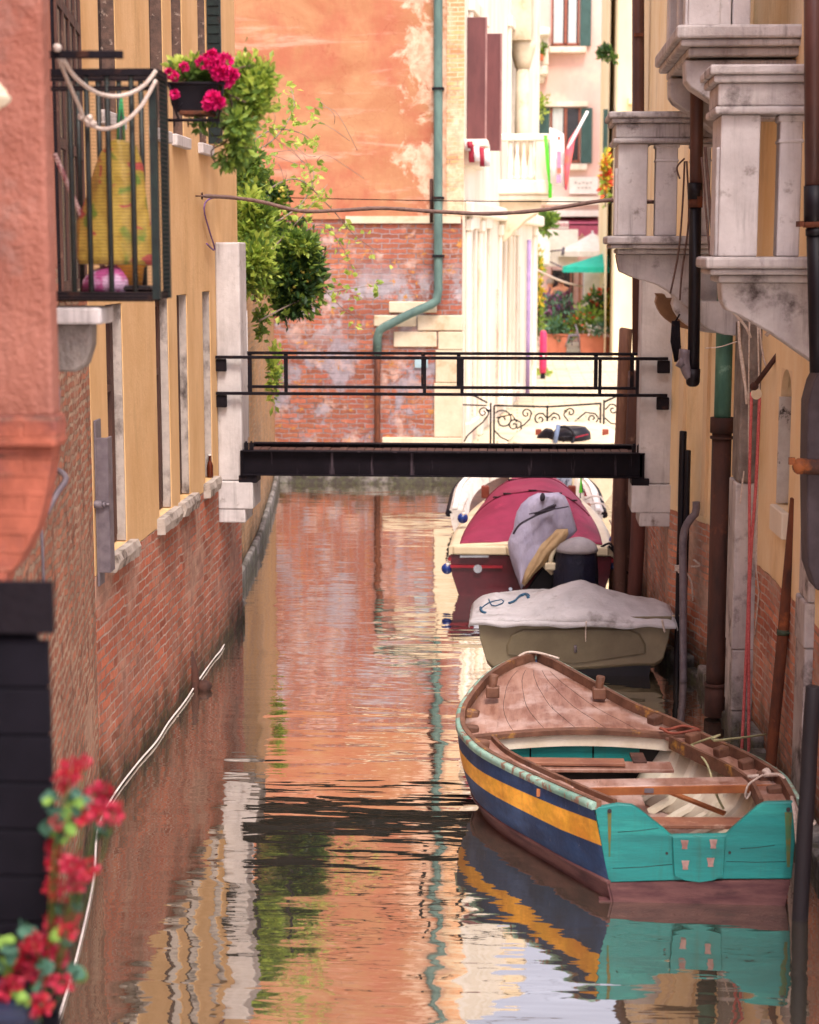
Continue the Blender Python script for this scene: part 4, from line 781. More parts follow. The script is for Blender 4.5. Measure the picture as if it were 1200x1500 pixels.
mk('trough', MB().loft([[(a.x+.03, gy-.07, a.z-.12), (b.x-.02, gy-.07, a.z-.12), (b.x-.02, gy+.07, a.z-.12), (a.x+.03, gy+.07, a.z-.12)], [(a.x, gy-.1, b.z), (b.x, gy-.1, b.z), (b.x, gy+.1, b.z), (a.x, gy+.1, b.z)]], smooth=False), mat('navy_plastic', C('#28324a'), C('#1d2436'), rough=.4, bump=0), fb, bevel=.006)
mk('rim', MB().box(a.x-.01, b.x+.01, gy-.11, gy-.1+.0, b.z-.02, b.z), mat('navy_plastic', C('#28324a')), fb)
# fuchsia flower box beyond the balcony, with its bush
yb = 8.75; fb = thing('flower_box', 'black flower box in an iron cradle at the end of the balcony', 'planter', at(290, 185, Y=yb))
a, b = at(262, 166, Y=yb), at(318, 124, Y=yb); a2, b2 = at(250, 124, Y=yb), at(326, 124, Y=yb)
mk('trough', MB().loft([[(a.x, yb-.07, a.z), (b.x, yb-.07, a.z), (b.x, yb+.07, a.z), (a.x, yb+.07, a.z)], [(a2.x, yb-.1, b.z), (b2.x, yb-.1, b.z), (b2.x, yb+.1, b.z), (a2.x, yb+.1, b.z)]], smooth=False), M_BLACKP, fb, bevel=.006)
mb = MB()
for yy in (yb-.11, yb+.11):
    mb.tube([at(240, 122, Y=yy), at(330, 122, Y=yy)], .008, 6); mb.tube([at(236, 176, Y=yy), at(322, 176, Y=yy)], .008, 6); mb.tube([at(248, 122, Y=yy), at(252, 150, Y=yy), at(262, 174, Y=yy)], .006, 6); mb.tube([at(328, 122, Y=yy), at(320, 176, Y=yy)], .006, 6)
    mb.tube([at(x, y, Y=yy) for x, y in spiral(258, 148, 9, 0, 1.3)] if 0 else [at(258+9*(1-i/20*.8)*math.cos(i*.42), 150+9*(1-i/20*.8)*math.sin(i*.42), Y=yy) for i in range(20)], .004, 5)
for px in (255, 275, 297, 318): mb.tube([at(px, 176, Y=yb-.11), at(px, 176, Y=yb+.11)], .005, 5); mb.tube([at(px, 176, Y=yb-.1), at(px+1, 186, Y=yb-.1)], .004, 5)
mb.tube([at(236, 130, Y=yb), (bxr, BY1, at(236, 130, Y=BY1).z)], .007, 6); mk('cradle', mb, M_IRON, fb)
mk('saucer', MB().box(at(264, 0, Y=yb).x, at(310, 0, Y=yb).x, yb-.08, yb+.08, at(0, 171, Y=yb).z, at(0, 165, Y=yb).z), M_RUST, fb, bevel=.004)
pl = thing('flowering_plant', 'leafy plant with big fuchsia flowers spilling from the black flower box', 'plant', at(290, 124, Y=yb))
mb = MB(); c = lambda px, py, dy=0: at(px, py, Y=yb+dy)
cloud(mb, c(356, 140, .1), .1, .1, .15, 1500, .024, 30, (0, 1, 0, 3), csz=.3); cloud(mb, c(378, 128, .15), .07, .1, .12, 800, .022, 18, (0, 1, 3), csz=.3); cloud(mb, c(352, 200), .06, .08, .1, 600, .024, 16, (1, 0, 1), csz=.34, droop=.3)
cloud(mb, c(285, 98, .06), .13, .05, .03, 420, .024, 14, (0, 3, 1)); cloud(mb, c(295, 114, .03), .1, .05, .03, 200, .035, 9, (2, 1)); cloud(mb, c(340, 228), .07, .05, .04, 120, .026, 6, (1, 0), droop=.4); cloud(mb, c(290, 186), .06, .05, .02, 60, .024, 4, (1,))
mk('foliage', mb, M_LEAF, pl)
mb = MB()
for (px, py, r) in ((308, 85, 10), (318, 96, 13), (330, 92, 13), (333, 113, 14), (322, 106, 12), (296, 92, 9), (270, 98, 7), (249, 108, 8), (256, 113, 7), (256, 138, 7), (313, 147, 13), (306, 152, 10), (340, 110, 10), (311, 80, 8), (322, 150, 9)):
    q = c(px, py, -.13 if py > 130 else rnd(-.12, -.06)); R = r*yb/F*1.15
    for i in range(46):
        e = Vector((random.gauss(0, 1), random.gauss(0, .8)-.3, random.gauss(0, 1))).normalized(); mb.leaf(q+e*R*.35, R*.75, d=e, ln=1.)
    mk('flower', mb, M_FUCH, pl); mb = MB()
mb = MB()
for pts in (((325, 175), (332, 205), (310, 220), (316, 238), (330, 243)), ((330, 170), (322, 200), (312, 215)), ((335, 130), (345, 180), (350, 215)), ((320, 120), (350, 100), (372, 96)), ((300, 120), (320, 130), (360, 150))): mb.tube(spline([c(*p) for p in pts], 14), .004, 5)
mk('stem', mb, M_TWIG, pl)
# ------------------------------------------------------------------ garden wall and its plants
GW = [(-4.15, 30.15), (-3.89, 27.7), (-3.49, 23.5), (-3.25, 19.84), (-3.0, 18.75)]
t = thing('garden_wall', 'old brown brick garden wall between the ochre house and the orange house', 'wall', (-3.6, 24, 0)); gz = at(380, 425, Y=21).z
for i in range(4): mk('wall', wall(GW[i], GW[i+1], -.5, gz, (), .1, .35), B_GARDEN, t)
mb = MB()
for i in range(4):
    PG = frame_xy(GW[i], GW[i+1]); l = (Vector(GW[i+1])-Vector(GW[i])).length; lbox(mb, PG, 0, l, -.4, .22, 0, .07)
mk('footing', mb, M_STONE2, t, bevel=.02)
mb = MB(); PG = frame_xy(GW[2], GW[3])
mb.tube([at(361, 640, Y=19.5), at(360, 560, Y=19.5), at(358, 455, Y=19.5)], .035, 6); mk('grey_strip', mb, M_STONE, t)
pl = thing('pittosporum', 'dark bushy shrub with yellow buds overhanging the garden wall', 'shrub', at(400, 430, Y=21.3))
mb = MB(); c = at(432, 398, Y=21.2)
cloud(mb, c, .24, .28, .38, 5400, .05, 70, (2, 1, 2, 0), (5, 4, 4, 2), csz=.36, ln=2.2); cloud(mb, at(400, 395, Y=21.0), .18, .15, .3, 1100, .05, 22, (0, 1, 3), csz=.3); cloud(mb, at(440, 355, Y=21.0), .2, .15, .1, 600, .05, 14, (0, 1, 3), csz=.35); cloud(mb, at(418, 445, Y=21.2), .1, .15, .13, 600, .055, 12, (2, 1), csz=.35); cloud(mb, at(385, 340, Y=21.5), .22, .25, .18, 1500, .055, 24, (1, 0, 3), csz=.3); cloud(mb, at(370, 285, Y=21.6), .18, .25, .22, 1600, .055, 26, (0, 1, 3), csz=.3)
cloud(mb, at(395, 288, Y=21.4), .2, .2, .15, 900, .055, 16, (1, 0, 2), csz=.3)
mk('foliage', mb, M_LEAF, pl); mb = MB()
for (cc, n, rx, rz) in ((c, 26, .26, .36), (at(390, 285, Y=21.2), 16, .24, .16)):
    for i in range(n):
        e = Vector((random.gauss(0, 1), -abs(random.gauss(0, .8)), random.gauss(0, 1))).normalized(); mb = MB(); mb.ell(cc+Vector((e.x*rx*rnd(.7, 1), e.y*.3, e.z*rz*rnd(.7, 1))), .02, .02, .02, 7, 5); mk('bud', mb, M_BUD, pl)
mb = MB()
for a_, b_ in (((372, 440), (425, 400)), ((372, 440), (440, 370)), ((370, 430), (380, 300)), ((372, 430), (400, 345))): mb.tube(spline([at(*a_, Y=21.7), at((a_[0]+b_[0])/2-6, (a_[1]+b_[1])/2-10, Y=21.5), at(*b_, Y=21.3)], 8), [.03-.002*i for i in range(9)], 6)
mk('branch', mb, M_TWIG, pl)
pl = thing('vine', 'light green vine with thin bare runners reaching across the orange wall', 'vine', at(352, 425, Y=20.4))
mb = MB(); cloud(mb, at(366, 385, Y=20.2), .17, .2, .3, 2000, .055, 26, (0, 3, 1), csz=.4); cloud(mb, at(364, 320, Y=20.4), .2, .2, .28, 1500, .055, 14, (0, 1, 3), csz=.4); cloud(mb, at(362, 250, Y=20.6), .16, .2, .22, 1000, .055, 12, (0, 1), csz=.4)
cloud(mb, at(385, 470, Y=20.8), .06, .1, .25, 130, .05, 8, (0, 1)); cloud(mb, at(404, 550, Y=23.2), .06, .15, .4, 240, .055, 14, (0, 1, 3), csz=.3)
run = [((360, 300), (430, 262), (480, 300), (520, 345), (560, 372)), ((365, 330), (420, 350), (470, 330), (500, 360), (520, 400)), ((355, 230), (400, 205), (430, 160), (425, 125)), ((370, 420), (430, 385), (500, 450), (530, 470)), ((360, 215), (400, 190), (440, 195), (468, 215)), ((380, 340), (440, 300), (460, 255), (440, 235)), ((375, 390), (440, 320), (480, 270)), ((380, 470), (440, 440), (500, 425), (575, 415))]
tw = MB()
for r_ in run:
    s_ = spline([at(x, y, Y=20.6+.5*i) for i, (x, y) in enumerate(r_)], 40); tw.tube(s_, [.011*(1-.7*i/40) for i in range(41)], 5)
    for i in range(6, 41):
        if random.random() < .62:
            mb.m = random.choice((3, 3, 0)); p = s_[i]+Vector((rnd(-.07, .07), rnd(-.05, .05), rnd(-.09, .06)))
            for k in range(random.choice((1, 2, 3))): mb.leaf(p+Vector((rnd(-.05, .05), rnd(-.05, .05), rnd(-.05, .05))), rnd(.045, .075), d=(rnd(-1, 1), rnd(-.6, .2), rnd(-1, .2)), ln=1.5)
for i in range(26):
    px, py = rnd(385, 470), rnd(140, 250); a_ = at(px, py, Y=21+rnd(-.3, .5))
    if i < 12: tw.tube(spline([a_, a_+Vector((rnd(-.3, .3), 0, rnd(-.3, .1))), a_+Vector((rnd(-.4, .6), .1, rnd(-.5, -.1)))], 10), .004, 4)
    mb.m = random.choice((3, 0))
    for k in range(2): mb.leaf(a_, .075, ln=1.5)
mk('foliage', mb, M_LEAF, pl); mk('runner', tw, mat('grey_twig', C('#9c8a80'), C('#7d6c64'), bump=0), pl)
#@@BRIDGE
# ------------------------------------------------------------------ iron footbridge
BY, BD = 17.3, .85
br = thing('footbridge', 'black iron footbridge with white stone piers spanning the canal', 'bridge', (-.8, BY+.4, 2))
for side, (xa, xb, xc, xd, dk) in enumerate(((313, 354, 326, 371, 0), (937, 979, 925, 983, 1))):
    a, b = at(xa, 600, Y=BY), at(xb, 600, Y=BY); z1 = at(0, 355, Y=BY).z; z0 = at(0, 702, Y=BY).z; zc = at(0, 762, Y=BY).z
    x0, x1 = (LX, b.x) if side == 0 else (a.x, b.x+.06)
    if side: z1 = at(0, 398, Y=BY).z
    mb = MB().box(x0, x1, BY, BY+.42, z0+.004, z1); p = mk('pier', mb, M_STONE, br, bevel=.015, seg=2)
    c_, d_ = at(xc, 730, Y=BY-.02), at(xd, 730, Y=BY-.02); q0, q1 = (LX, d_.x) if side == 0 else (c_.x, d_.x+.1)
    zm = at(0, 742, Y=BY).z; sx = .08
    mb = MB().box(q0, q1, BY-.03, BY+.5, zm, z0); mb.box(q0 if side == 0 else q0+sx, q1-sx if side == 0 else q1, BY-.02, BY+.48, zc, zm)
    mk('corbel', mb, M_STONE, p, bevel=.012, seg=2)
bx0, bx1 = at(353, 675, Y=BY).x, at(944, 675, Y=BY).x; z0, z1 = at(0, 693, Y=BY).z, at(0, 657, Y=BY).z
M_BEAM = mat('black_beam_paint', C('#151017'), C('#0f0b11'), scale=6, rough=.7, spec=.12, bump=.15, stain=C('#5d5058'), sscale=14, sst=(1, 1, .08), slo=.6, shi=.8)
zfar = at(600, 649.5, Y=BY+BD).z
for yy, z1 in ((BY+BD, zfar), (BY, z1)):
    mb = MB().box(bx0, bx1, yy, yy+.02, z0+.012, z1-.012); mb.box(bx0, bx1, yy-.05, yy+.07, z1-.012, z1); mb.box(bx0, bx1, yy-.05, yy+.07, z0, z0+.012)
    for x in (bx0, bx1-.02): mb.box(x, x+.02, yy-.045, yy-.0, z0+.012, z1-.012)
    mk('beam', mb, M_BEAM, br)
for xa, xb in ((bx0-.02, bx0+.16), (bx1-.12, bx1+.05)): mk('bearing', MB().box(xa, xb, BY-.03, BY+.25, at(0, 704, Y=BY).z, z0-.002), M_IRON, br, bevel=.005)
n = 44; zdk = z1-.055
for i in range(n):
    x0 = lerp(bx0+.02, bx1-.02, i/n); x1 = lerp(bx0+.02, bx1-.02, (i+1)/n)-.008; dz = rnd(-.004, .004); o = mk('deck_board', MB().box(x0, x1, BY+.075, BY+BD-.055, zdk-.04, zdk+dz), M_WOODD, br)
mb = MB(); zz = zdk
for x in (bx0+.05, bx0+.1, bx1-.05, bx1-.1): mk('bolt', MB().box(x-.02, x+.02, BY+.02, BY+.06, z1+.001, z1+.07).tube([(x, BY+.04, z1+.07), (x, BY+.04, z1+.085)], .012, 6), M_IRON, br)
yn, yf = BY-.06, BY+BD+.04
ra, rb = at(322, 522, Y=yn), at(979, 522, Y=yn); za, zb2 = at(0, 522, Y=yn).z, at(0, 574.5, Y=yn).z
fa, fb_ = at(353, 515, Y=yf), at(938, 515, Y=yf); zfa, zfb = at(0, 515.5, Y=yf).z, at(0, 564.5, Y=yf).z
mb = MB().obox((LX, yn, za), (rb.x, yn, za), .035, .03).obox((LX, yn, zb2), (rb.x, yn, zb2), .035, .03); rn = mk('railing', mb, M_IRON, br, bevel=.004)
for px in (419, 677, 879, 934, 622): x = at(px, 550, Y=yn).x; mk('post', MB().box(x-.016, x+.016, yn-.012, yn+.012, zb2, za), M_IRON, rn)
mb = MB().obox((fa.x-.2, yf, zfa), (fb_.x+.2, yf, zfa), .035, .03).obox((fa.x-.2, yf, zfb), (fb_.x+.2, yf, zfb), .035, .03); rf = mk('railing', mb, M_IRON, br, bevel=.004)
for px in (366, 419, 620, 672, 873, 926): x = at(px, 540, Y=yf).x; mk('post', MB().box(x-.02, x+.02, yf-.012, yf+.012, zfb, zfa), M_IRON, rf)
x = at(366, 540, Y=yn).x; mk('post', MB().box(x-.02, x+.02, yn-.012, yn+.012, zb2, za), M_IRON, rn)
mb = MB()
for (zz) in (za, zb2):
    for xa, xb in ((LX, LX+.1), (rb.x-.1, rb.x+.02)): mk('bracket', MB().box(xa, xb, yn+.002, yn+.06, zz-.14, zz-.02), M_IRON, br, bevel=.006)
# cable slung over the bridge with its hook and lilac wire
pts = [at(294, 287, X=LX+.06), at(318, 288, Y=16.9)]+[at(x, y, Y=lerp(17.4, 17.0, i/9)) for i, (x, y) in enumerate(((345, 290), (385, 296), (440, 309), (500, 308), (560, 305), (640, 310), (720, 313), (800, 307), (893, 293), (960, 296)))]
sp = spline(pts, 90); r_ = [.008 if i < 3 else .019+.004*noise.noise(Vector((i*.5, 0, 0))) for i in range(91)]
cb = thing('cable', 'thick brown cable slung across the canal above the bridge', 'cable', pts[0]); mk('line', MB().tube(sp, r_, 8), mat('brown_cable', C('#7a6058'), C('#5e4942'), scale=20, bump=.3), cb)
mb = MB(); h = at(296, 287, X=LX+.06)
mb.tube([h+Vector((.0, 0.03*math.cos(a*.7), .03*math.sin(a*.7))) for a in range(10)], .006, 5); mb.tube([h+Vector((-.06, 0, 0)), h, sp[4]], .007, 5); mk('hook', mb, M_RUSTD, cb)
single('wire', MB().tube(spline([at(334, 289, Y=17.3), at(308, 291, X=LX+.04), at(299, 305, X=LX+.03), at(306, 335, X=LX+.03), at(315, 366, X=LX+.03), at(303, 357, X=LX+.03)], 30), .008, 6), mat('lilac_wire', C('#7c5a8c'), bump=0), 'loose lilac wire hanging on the ochre wall below the cable', 'wire')
single('thin_wire', MB().tube(spline([at(345, 288, Y=22), at(640, 294, Y=22), at(940, 296, Y=19)], 20), .006, 5), M_IRON, 'hair-thin wire above the thick cable', 'wire')
#@@RIGHT
# ------------------------------------------------------------------ yellow house along the right
RP = [(2.45, 6.5), (2.08, 10.5), (1.975, 13.8), (1.80, 16.2), (1.49, 17.3), (1.42, 21.6)]
t = thing('house', 'yellow house with stone balconies and drainpipes along the right of the canal', 'house', (2.6, 14, 0))
def onr(px, py, i): return onwall(px, py, RP[i], RP[i+1])
ua, za_ = onr(1140, 700, 1); ub, _ = onr(1156, 700, 1); wz0, wz1 = onr(1147, 745, 1)[1], onr(1150, 540, 1)[1]
wu0, wu1 = min(ua, ub), max(ua, ub)
for i in range(5):
    mk('wall', wall(RP[i], RP[i+1], -.5, 10.5, [(wu0, wu1, wz0, wz1)] if i == 1 else (), .22, 2.), B_RIGHT, t)
PR1 = frame_xy(RP[1], RP[2]); PRq = [frame_xy(RP[i], RP[i+1]) for i in range(5)]
mb = MB(); lbox(mb, PR1, wu0-.04, wu1+.04, wz0-.04, wz1+.2, -.26, -.222); w = mk('window', mb, M_DARK, t)
mb = MB(); um = (wu0+wu1)/2; hw = (wu1-wu0)/2
# arched head: two spandrels fill the square top of the opening
for s_ in (-1, 1):
    pl_ = [PR1(um+s_*hw, wz1+.001, -.001), PR1(um+s_*hw, wz1-.22, -.001)]+[PR1(um+s_*hw*math.cos(q*math.pi/12), wz1-.22+.22*math.sin(q*math.pi/12), -.001) for q in range(1, 7)]
    mb.prism(pl_ if s_ > 0 else pl_[::-1], PR1(0, 0, -.05)-PR1(0, 0, 0))
mk('arch', mb, M_YEL2, w)
mb = MB(); lbox(mb, PR1, wu1-.03, wu1-.002, wz0+.01, wz1-.22, -.21, .012); mk('jamb', mb, mat('pocked_white_stone', C('#d6cec4'), C('#bdb3aa'), scale=5, bump=.8, bscale=16, stain=C('#3f3532'), sscale=6, slo=.6, shi=.66), w)
mb = MB(); lbox(mb, PR1, wu0-.03, wu1+.04, wz0-.2, wz0-.002, -.2, .05); mk('sill', mb, M_WHITE, w, bevel=.008)
mb = MB()
for i in range(5):
    l = (Vector(RP[i+1])-Vector(RP[i])).length; n = max(3, int(l/.45))
    for k in range(n):
        a_, b_ = l*k/n+.004, l*(k+1)/n-.004; o_ = .09+.05*random.random(); h_ = rnd(.05, .2)
        lbox(mb, PRq[i], a_, b_, -.4, h_, -.05, o_)
mk('footing', mb, M_STONE2, t, bevel=.02, seg=2)
mb = MB(); Yp = 14.3; a = at(1074, 900, Y=Yp); b = at(1110, 900, Y=Yp)
zt = at(0, 470, Y=Yp).z; zs = [-.3, .28, .75, 1.18, zt]; zs[1:4] = [at(0, y, Y=Yp).z for y in (1025, 938, 700)]
for k in range(4):
    if k < 3: mb.box(a.x-.006*k+.006, 2.05, Yp-.004*(k % 2), Yp+.45, zs[k]+.004, zs[k+1])
mk('pilaster', mb, M_STONE2, t, bevel=.012, seg=2)
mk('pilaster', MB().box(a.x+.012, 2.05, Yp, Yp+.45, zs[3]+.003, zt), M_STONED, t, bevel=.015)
mb = MB(); a = at(1177, 1000, Y=12.0); zz = [-.3]+[at(0, y, Y=12).z for y in (935, 870)]
mb.box(a.x, 2.3, 12.0, 12.4, -.3, zz[1]); mb.box(a.x-.01, 2.3, 11.99, 12.4, zz[1]+.004, zz[2]); mb.box(a.x+.01, 2.3, 12.0, 12.4, zz[2]+.004, zz[2]+.9); mk('corner_stones', mb, M_STONE2, t, bevel=.015, seg=2)
# drainpipes
Yd = 15.0; xd = at(1056, 700, Y=Yd).x; zr = at(0, 607, Y=Yd).z
d = mk('drainpipe', MB().tube([(xd, Yd, z) for z in (zr-.02, 3.2, 3.6, 6)], .07, 14), M_COPPER, t)
mb = MB().tube([(xd, Yd, z) for z in (zr, .42, .3)], .082, 14).tube([(xd, Yd, .3), (xd, Yd, .02)], .09, 14).tube([(xd, Yd, zr-.12), (xd, Yd, zr+.01)], .1, 14).tube([(xd, Yd, .28), (xd, Yd, .31)], .098, 14).tube([(xd, Yd, zr-.17), (xd, Yd, zr-.15)], .1, 12)
q = at(1055, 1035, Y=Yd); mb.tube(spline([q+Vector((.07, 0, .2)), q+Vector((.07, -.02, .05)), q+Vector((.02, -.02, -.05)), q+Vector((-.03, -.02, -.06))], 8), .022, 6); mk('lower_pipe', mb, M_RUSTD, d)
Yk = 14.6; k = lambda px, py: at(px, py, Y=Yk)
d = mk('drainpipe', MB().tube([k(1022, -200), k(1021, 120), k(1020, 292)], .052, 14), M_BROWNP, t)
mk('lower_pipe', MB().tube([k(1019, 268), k(1018, 292)], .058, 14).tube([k(1019, 292), k(1016, 545)], .048, 14).tube([k(1016, 540), k(1015, 560)], .056, 14).ell(k(1015, 560), .056, .056, .04, 14, 6), M_BLACKP, d)
mk('pipe_clamp', MB().tube([k(1019.5, 288), k(1019, 304)], .056, 14).box(k(1030, 0).x, k(1036, 0).x, Yk-.03, Yk+.1, k(0, 300).z, k(0, 292).z), M_RUST, d)
mk('elbow', MB().tube(spline([k(1014, 552), k(1008, 545), k(1003, 528), k(1004, 512)], 8), .05, 10).tube([k(1003, 533), k(994, 528)], .05, 10), M_STEEL, d)
Yn = 11.2; k = lambda px, py: at(px, py, Y=Yn)
d = mk('drainpipe', MB().tube([k(1192, -150), k(1193, 60), k(1194, 275)], .062, 14), M_BROWNP, t)
mk('lower_pipe', MB().tube([k(1194, 272), k(1194, 330)], .068, 14).tube([k(1195, 325), k(1200, 545)], .058, 14).tube([k(1196, 335), k(1196, 345)], .066, 14), M_BLACKP, d)
mk('pipe_clamp', MB().tube([k(1193.5, 325), k(1193.5, 333)], .07, 14).box(k(1180, 0).x, k(1186, 0).x, Yn-.06, Yn+.1, k(0, 333).z, k(0, 325).z), M_RUST, d)
Yf = 11.6; k = lambda px, py: at(px, py, Y=Yf); a = k(1183, 800)
mb = MB().loft([[(p.x, Yf, p.z), (2.35, Yf, p.z), (2.35, Yf+.3, p.z), (p.x, Yf+.3, p.z)] for p in (k(1196, 865), k(1184, 830), k(1182, 690), k(1184, 590), k(1192, 560), k(1198, 548))], smooth=False)
d = mk('flue', mb, mat('grey_rusty_sheet', C('#4e464c'), C('#3c3439'), scale=6, bump=.3, stain=C('#6d4430'), sscale=5, slo=.6, shi=.75), t, bevel=.01)
mk('collar', MB().tube([k(1172, 683), k(1240, 686)], .052, 12).ell(k(1172, 683), .052, .06, .055, 10, 8).box(k(1177, 0).x, k(1186, 0).x, Yf-.02, Yf+.02, k(0, 672).z, k(0, 662).z), mat('orange_rust', C('#9a5a30'), C('#46302a'), scale=8, lo=.42, hi=.56, bump=.4), d)
# balconies
def balcony(x0, Y0, Y1, xw, ys, wp, posts, brack, name='balcony'):
    """x0: photo x of the handrail's free end on the near side; ys: photo heights of rail top, rail bottom, slab top, slab bottom"""
    X0 = at(x0, 200, Y=Y0).x; zt, zr_, zs_, zb_ = [at(0, y, Y=Y0).z for y in ys]; hr = zt-zr_; hsl = zs_-zb_
    def ring(mb, i0, za, zb, f=1.):  # moulding running round near side and canal side
        mb.box(X0+i0, xw+.05, Y0+i0, Y1-i0, za, zb)
    mb = MB(); ring(mb, -.06, zs_-hsl*.45, zs_); ring(mb, -.03, zs_-hsl*.7, zs_-hsl*.45-.001); ring(mb, .03, zb_, zs_-hsl*.7-.001)
    sl_ = mk(name, mb, M_STONE2, t, bevel=.018, seg=2)
    wd = .3
    def rail(mb, i0, za, zb):
        mb.box(X0+i0, xw, Y0+i0, Y0+wd-i0, za, zb); mb.box(X0+i0, X0+wd-i0, Y0+wd-i0+.001, Y1-i0, za, zb)
    mb = MB(); rail(mb, -.06, zt-hr*.2, zt); rail(mb, -.035, zt-hr*.36, zt-hr*.2-.001); rail(mb, .0, zt-hr*.84, zt-hr*.36-.001); rail(mb, -.02, zr_, zt-hr*.84-.001)
    mk('handrail', mb, M_STONE2, sl_, bevel=.014, seg=2)
    mb = MB(); p0 = X0+.025; mb.box(p0, p0+wp, Y0+.03, Y0+wp+.05, zs_+.001, zr_-.001); mb.box(p0-.022, p0+.02, Y0+.06, Y0+wp+.0, zs_+.001, zr_-.2); mk('corner_pier', mb, M_STONE, sl_, bevel=.012, seg=2)
    for (pa, pb) in posts:
        a_, b_ = at(pa, 300, Y=Y0+.05).x, at(pb, 300, Y=Y0+.05).x
        mb = MB().box(a_, b_, Y0+.05, Y0+.22, zs_+.001, zr_-.001); h_ = zr_-zs_
        mb.box(a_-.012, b_+.012, Y0+.038, Y0+.232, zr_-h_*.05, zr_-.002); mb.box(a_-.008, b_+.008, Y0+.042, Y0+.228, zr_-h_*.2, zr_-h_*.17); mk('post', mb, M_STONE, sl_, bevel=.008)
    n = int((Y1-Y0)/.7)
    for i in range(n):
        yy = lerp(Y0+wp+.3, Y1-.6, i/max(1, n-1)); mk('post', MB().box(X0+.07, X0+.23, yy, yy+.15, zs_+.001, zr_-.001), M_STONE, sl_, bevel=.008)
    mk('corner_pier', MB().box(X0+.025, X0+.025+wp, Y1-wp, Y1-.02, zs_+.001, zr_-.001), M_STONE, sl_, bevel=.012)
    for yy in ((Y0+.12,) if Y1-Y0 < 1 else (Y0+.12, Y1-.5)):
        prf = [at(x, y, Y=Y0+.12) for x, y in brack]; dx = X0*0
        prf = [(p.x, yy, p.z) for p in prf]; prf = [prf[0]]+prf[1:]+[(xw+.12, yy, prf[-1][2]), (xw+.12, yy, prf[0][2])]
        mk('bracket', MB().prism(prf[::-1], (0, .26, 0)), M_STONE2, sl_, bevel=.01)
    return sl_
balcony(1051, 11.6, 12.15, 2.1, (102, 172, 376, 413), .25, [(1140, 1173)], [(1056, 413), (1058, 440), (1066, 455), (1085, 463), (1130, 488), (1190, 530), (1230, 560)])
balcony(902, 15.0, 15.65, 1.82, (168, 213, 346, 372), .245, [(960, 992), (1012, 1040)], [(903, 372), (905, 385), (908, 398), (925, 406), (945, 412), (965, 418), (980, 427), (1000, 445), (1040, 480)])
balcony(1000, 13.2, 15.2, 1.98, (-160, -90, 45, 88), .23, [(1040, 1064), (1066, 1092)], [(1004, 88), (1005, 118), (1012, 128), (1030, 140), (1048, 152), (1075, 175)])
for j, (px, py, Yq, m_) in enumerate(((960, 430, 15.9, M_WOOD), (984, 432, 15.2, M_STONE), (1011, 434, 14.75, M_STONE))):
    a = at(px, py, Y=Yq); xr = 1.95; w_ = .36; pts = [(a.x, Yq, a.z), (a.x+.02, Yq, a.z-.02)]+[(a.x+w_*(1-math.cos(q*math.pi/16)), Yq, a.z-.02-.3*math.sin(q*math.pi/16)) for q in range(1, 9)]+[(xr, Yq, a.z-.32), (xr, Yq, a.z-.05), (a.x+.1, Yq, a.z-.04), (a.x+.08, Yq, a.z)]
    mk('bracket', MB().prism(pts[::-1], (0, .2, 0)), M_STONE if j else mat('tan_stone', C('#8f6e50'), C('#755540')), t, bevel=.01)
# shallow plaster pilasters and cables on the far part of this wall
for (i, ua_, wd_) in ((3, .15, .1), (3, .75, .12), (2, 2.0, .16), (2, 1.2, .2)):
    mb = MB(); lbox(mb, PRq[i], ua_, ua_+wd_, 1.55, 9., -.01, .03); mk('pilaster_strip', mb, M_YEL2, t)
d = mk('drainpipe', MB().tube([at(935, y, Y=20.5) for y in (-300, 0, 165, 330, 520)], .07, 10), M_BROWNP, t)
mk('pipe_bracket', MB().box(at(930, 0, Y=20.4).x, at(944, 0, Y=20.4).x, 20.4, 20.6, at(0, 60, Y=20.4).z, at(0, 55, Y=20.4).z), M_RUST, d)
mb = MB()
for (pts, Y, r) in ((((1003, 236), (1000, 300), (994, 370), (982, 430)), 14.9, .008), (((1006, 236), (1009, 320), (999, 400), (996, 440)), 14.9, .008), (((1033, 215), (1040, 300), (1046, 380)), 13.6, .012), (((1028, 230), (1036, 330), (1042, 400)), 13.6, .008), (((938, 297), (958, 296), (976, 294)), 15.3, .012), (((1003, 232), (992, 245), (996, 262)), 14.9, .008)):
    mk('cable', MB().tube(spline([at(x, y, Y=Y) for x, y in pts], 12), r, 6), M_TWIG, t)
mb = MB()
for (pts, r) in ((((1184, 403), (1160, 445), (1140, 470), (1122, 492)), .014), (((1070, 452), (1092, 478), (1100, 495)), .01)):
    mb.tube(spline([at(x, y, Y=12.9) for x, y in pts], 10), r, 7)
for (pts, r) in ((((1082, 470), (1085, 520), (1095, 585)), .011), (((1083, 500), (1090, 545), (1094, 592)), .011), (((1098, 470), (1097, 560), (1097, 660), (1098, 720)), .006), (((1112, 470), (1120, 530), (1140, 565), (1151, 575)), .008), (((1151, 575), (1165, 570), (1177, 545)), .007), (((1110, 470), (1112, 600), (1108, 830), (1112, 860), (1106, 930)), .007), (((1033, 510), (1055, 508), (1080, 500)), .004), (((1088, 700), (1084, 740), (1090, 690)), .005)):
    mb.tube(spline([at(x, y, Y=14.1) for x, y in pts], 14), r, 6)
mk('loose_cable', mb, M_ROPE, t)
mb = MB()
for i in range(5): mb.tube([at(986+i*2, 470, Y=15.1), at(984+i*3, 500+i*5, Y=15.1), at(990+i, 530, Y=15.1)], .012, 5)
mb.tube(spline([at(996, 460, Y=15.1), at(986, 480, Y=15.1), at(986, 505, Y=15.1), at(998, 508, Y=15.1)], 10), .008, 5); mk('cable_tangle', mb, M_IRON, t)
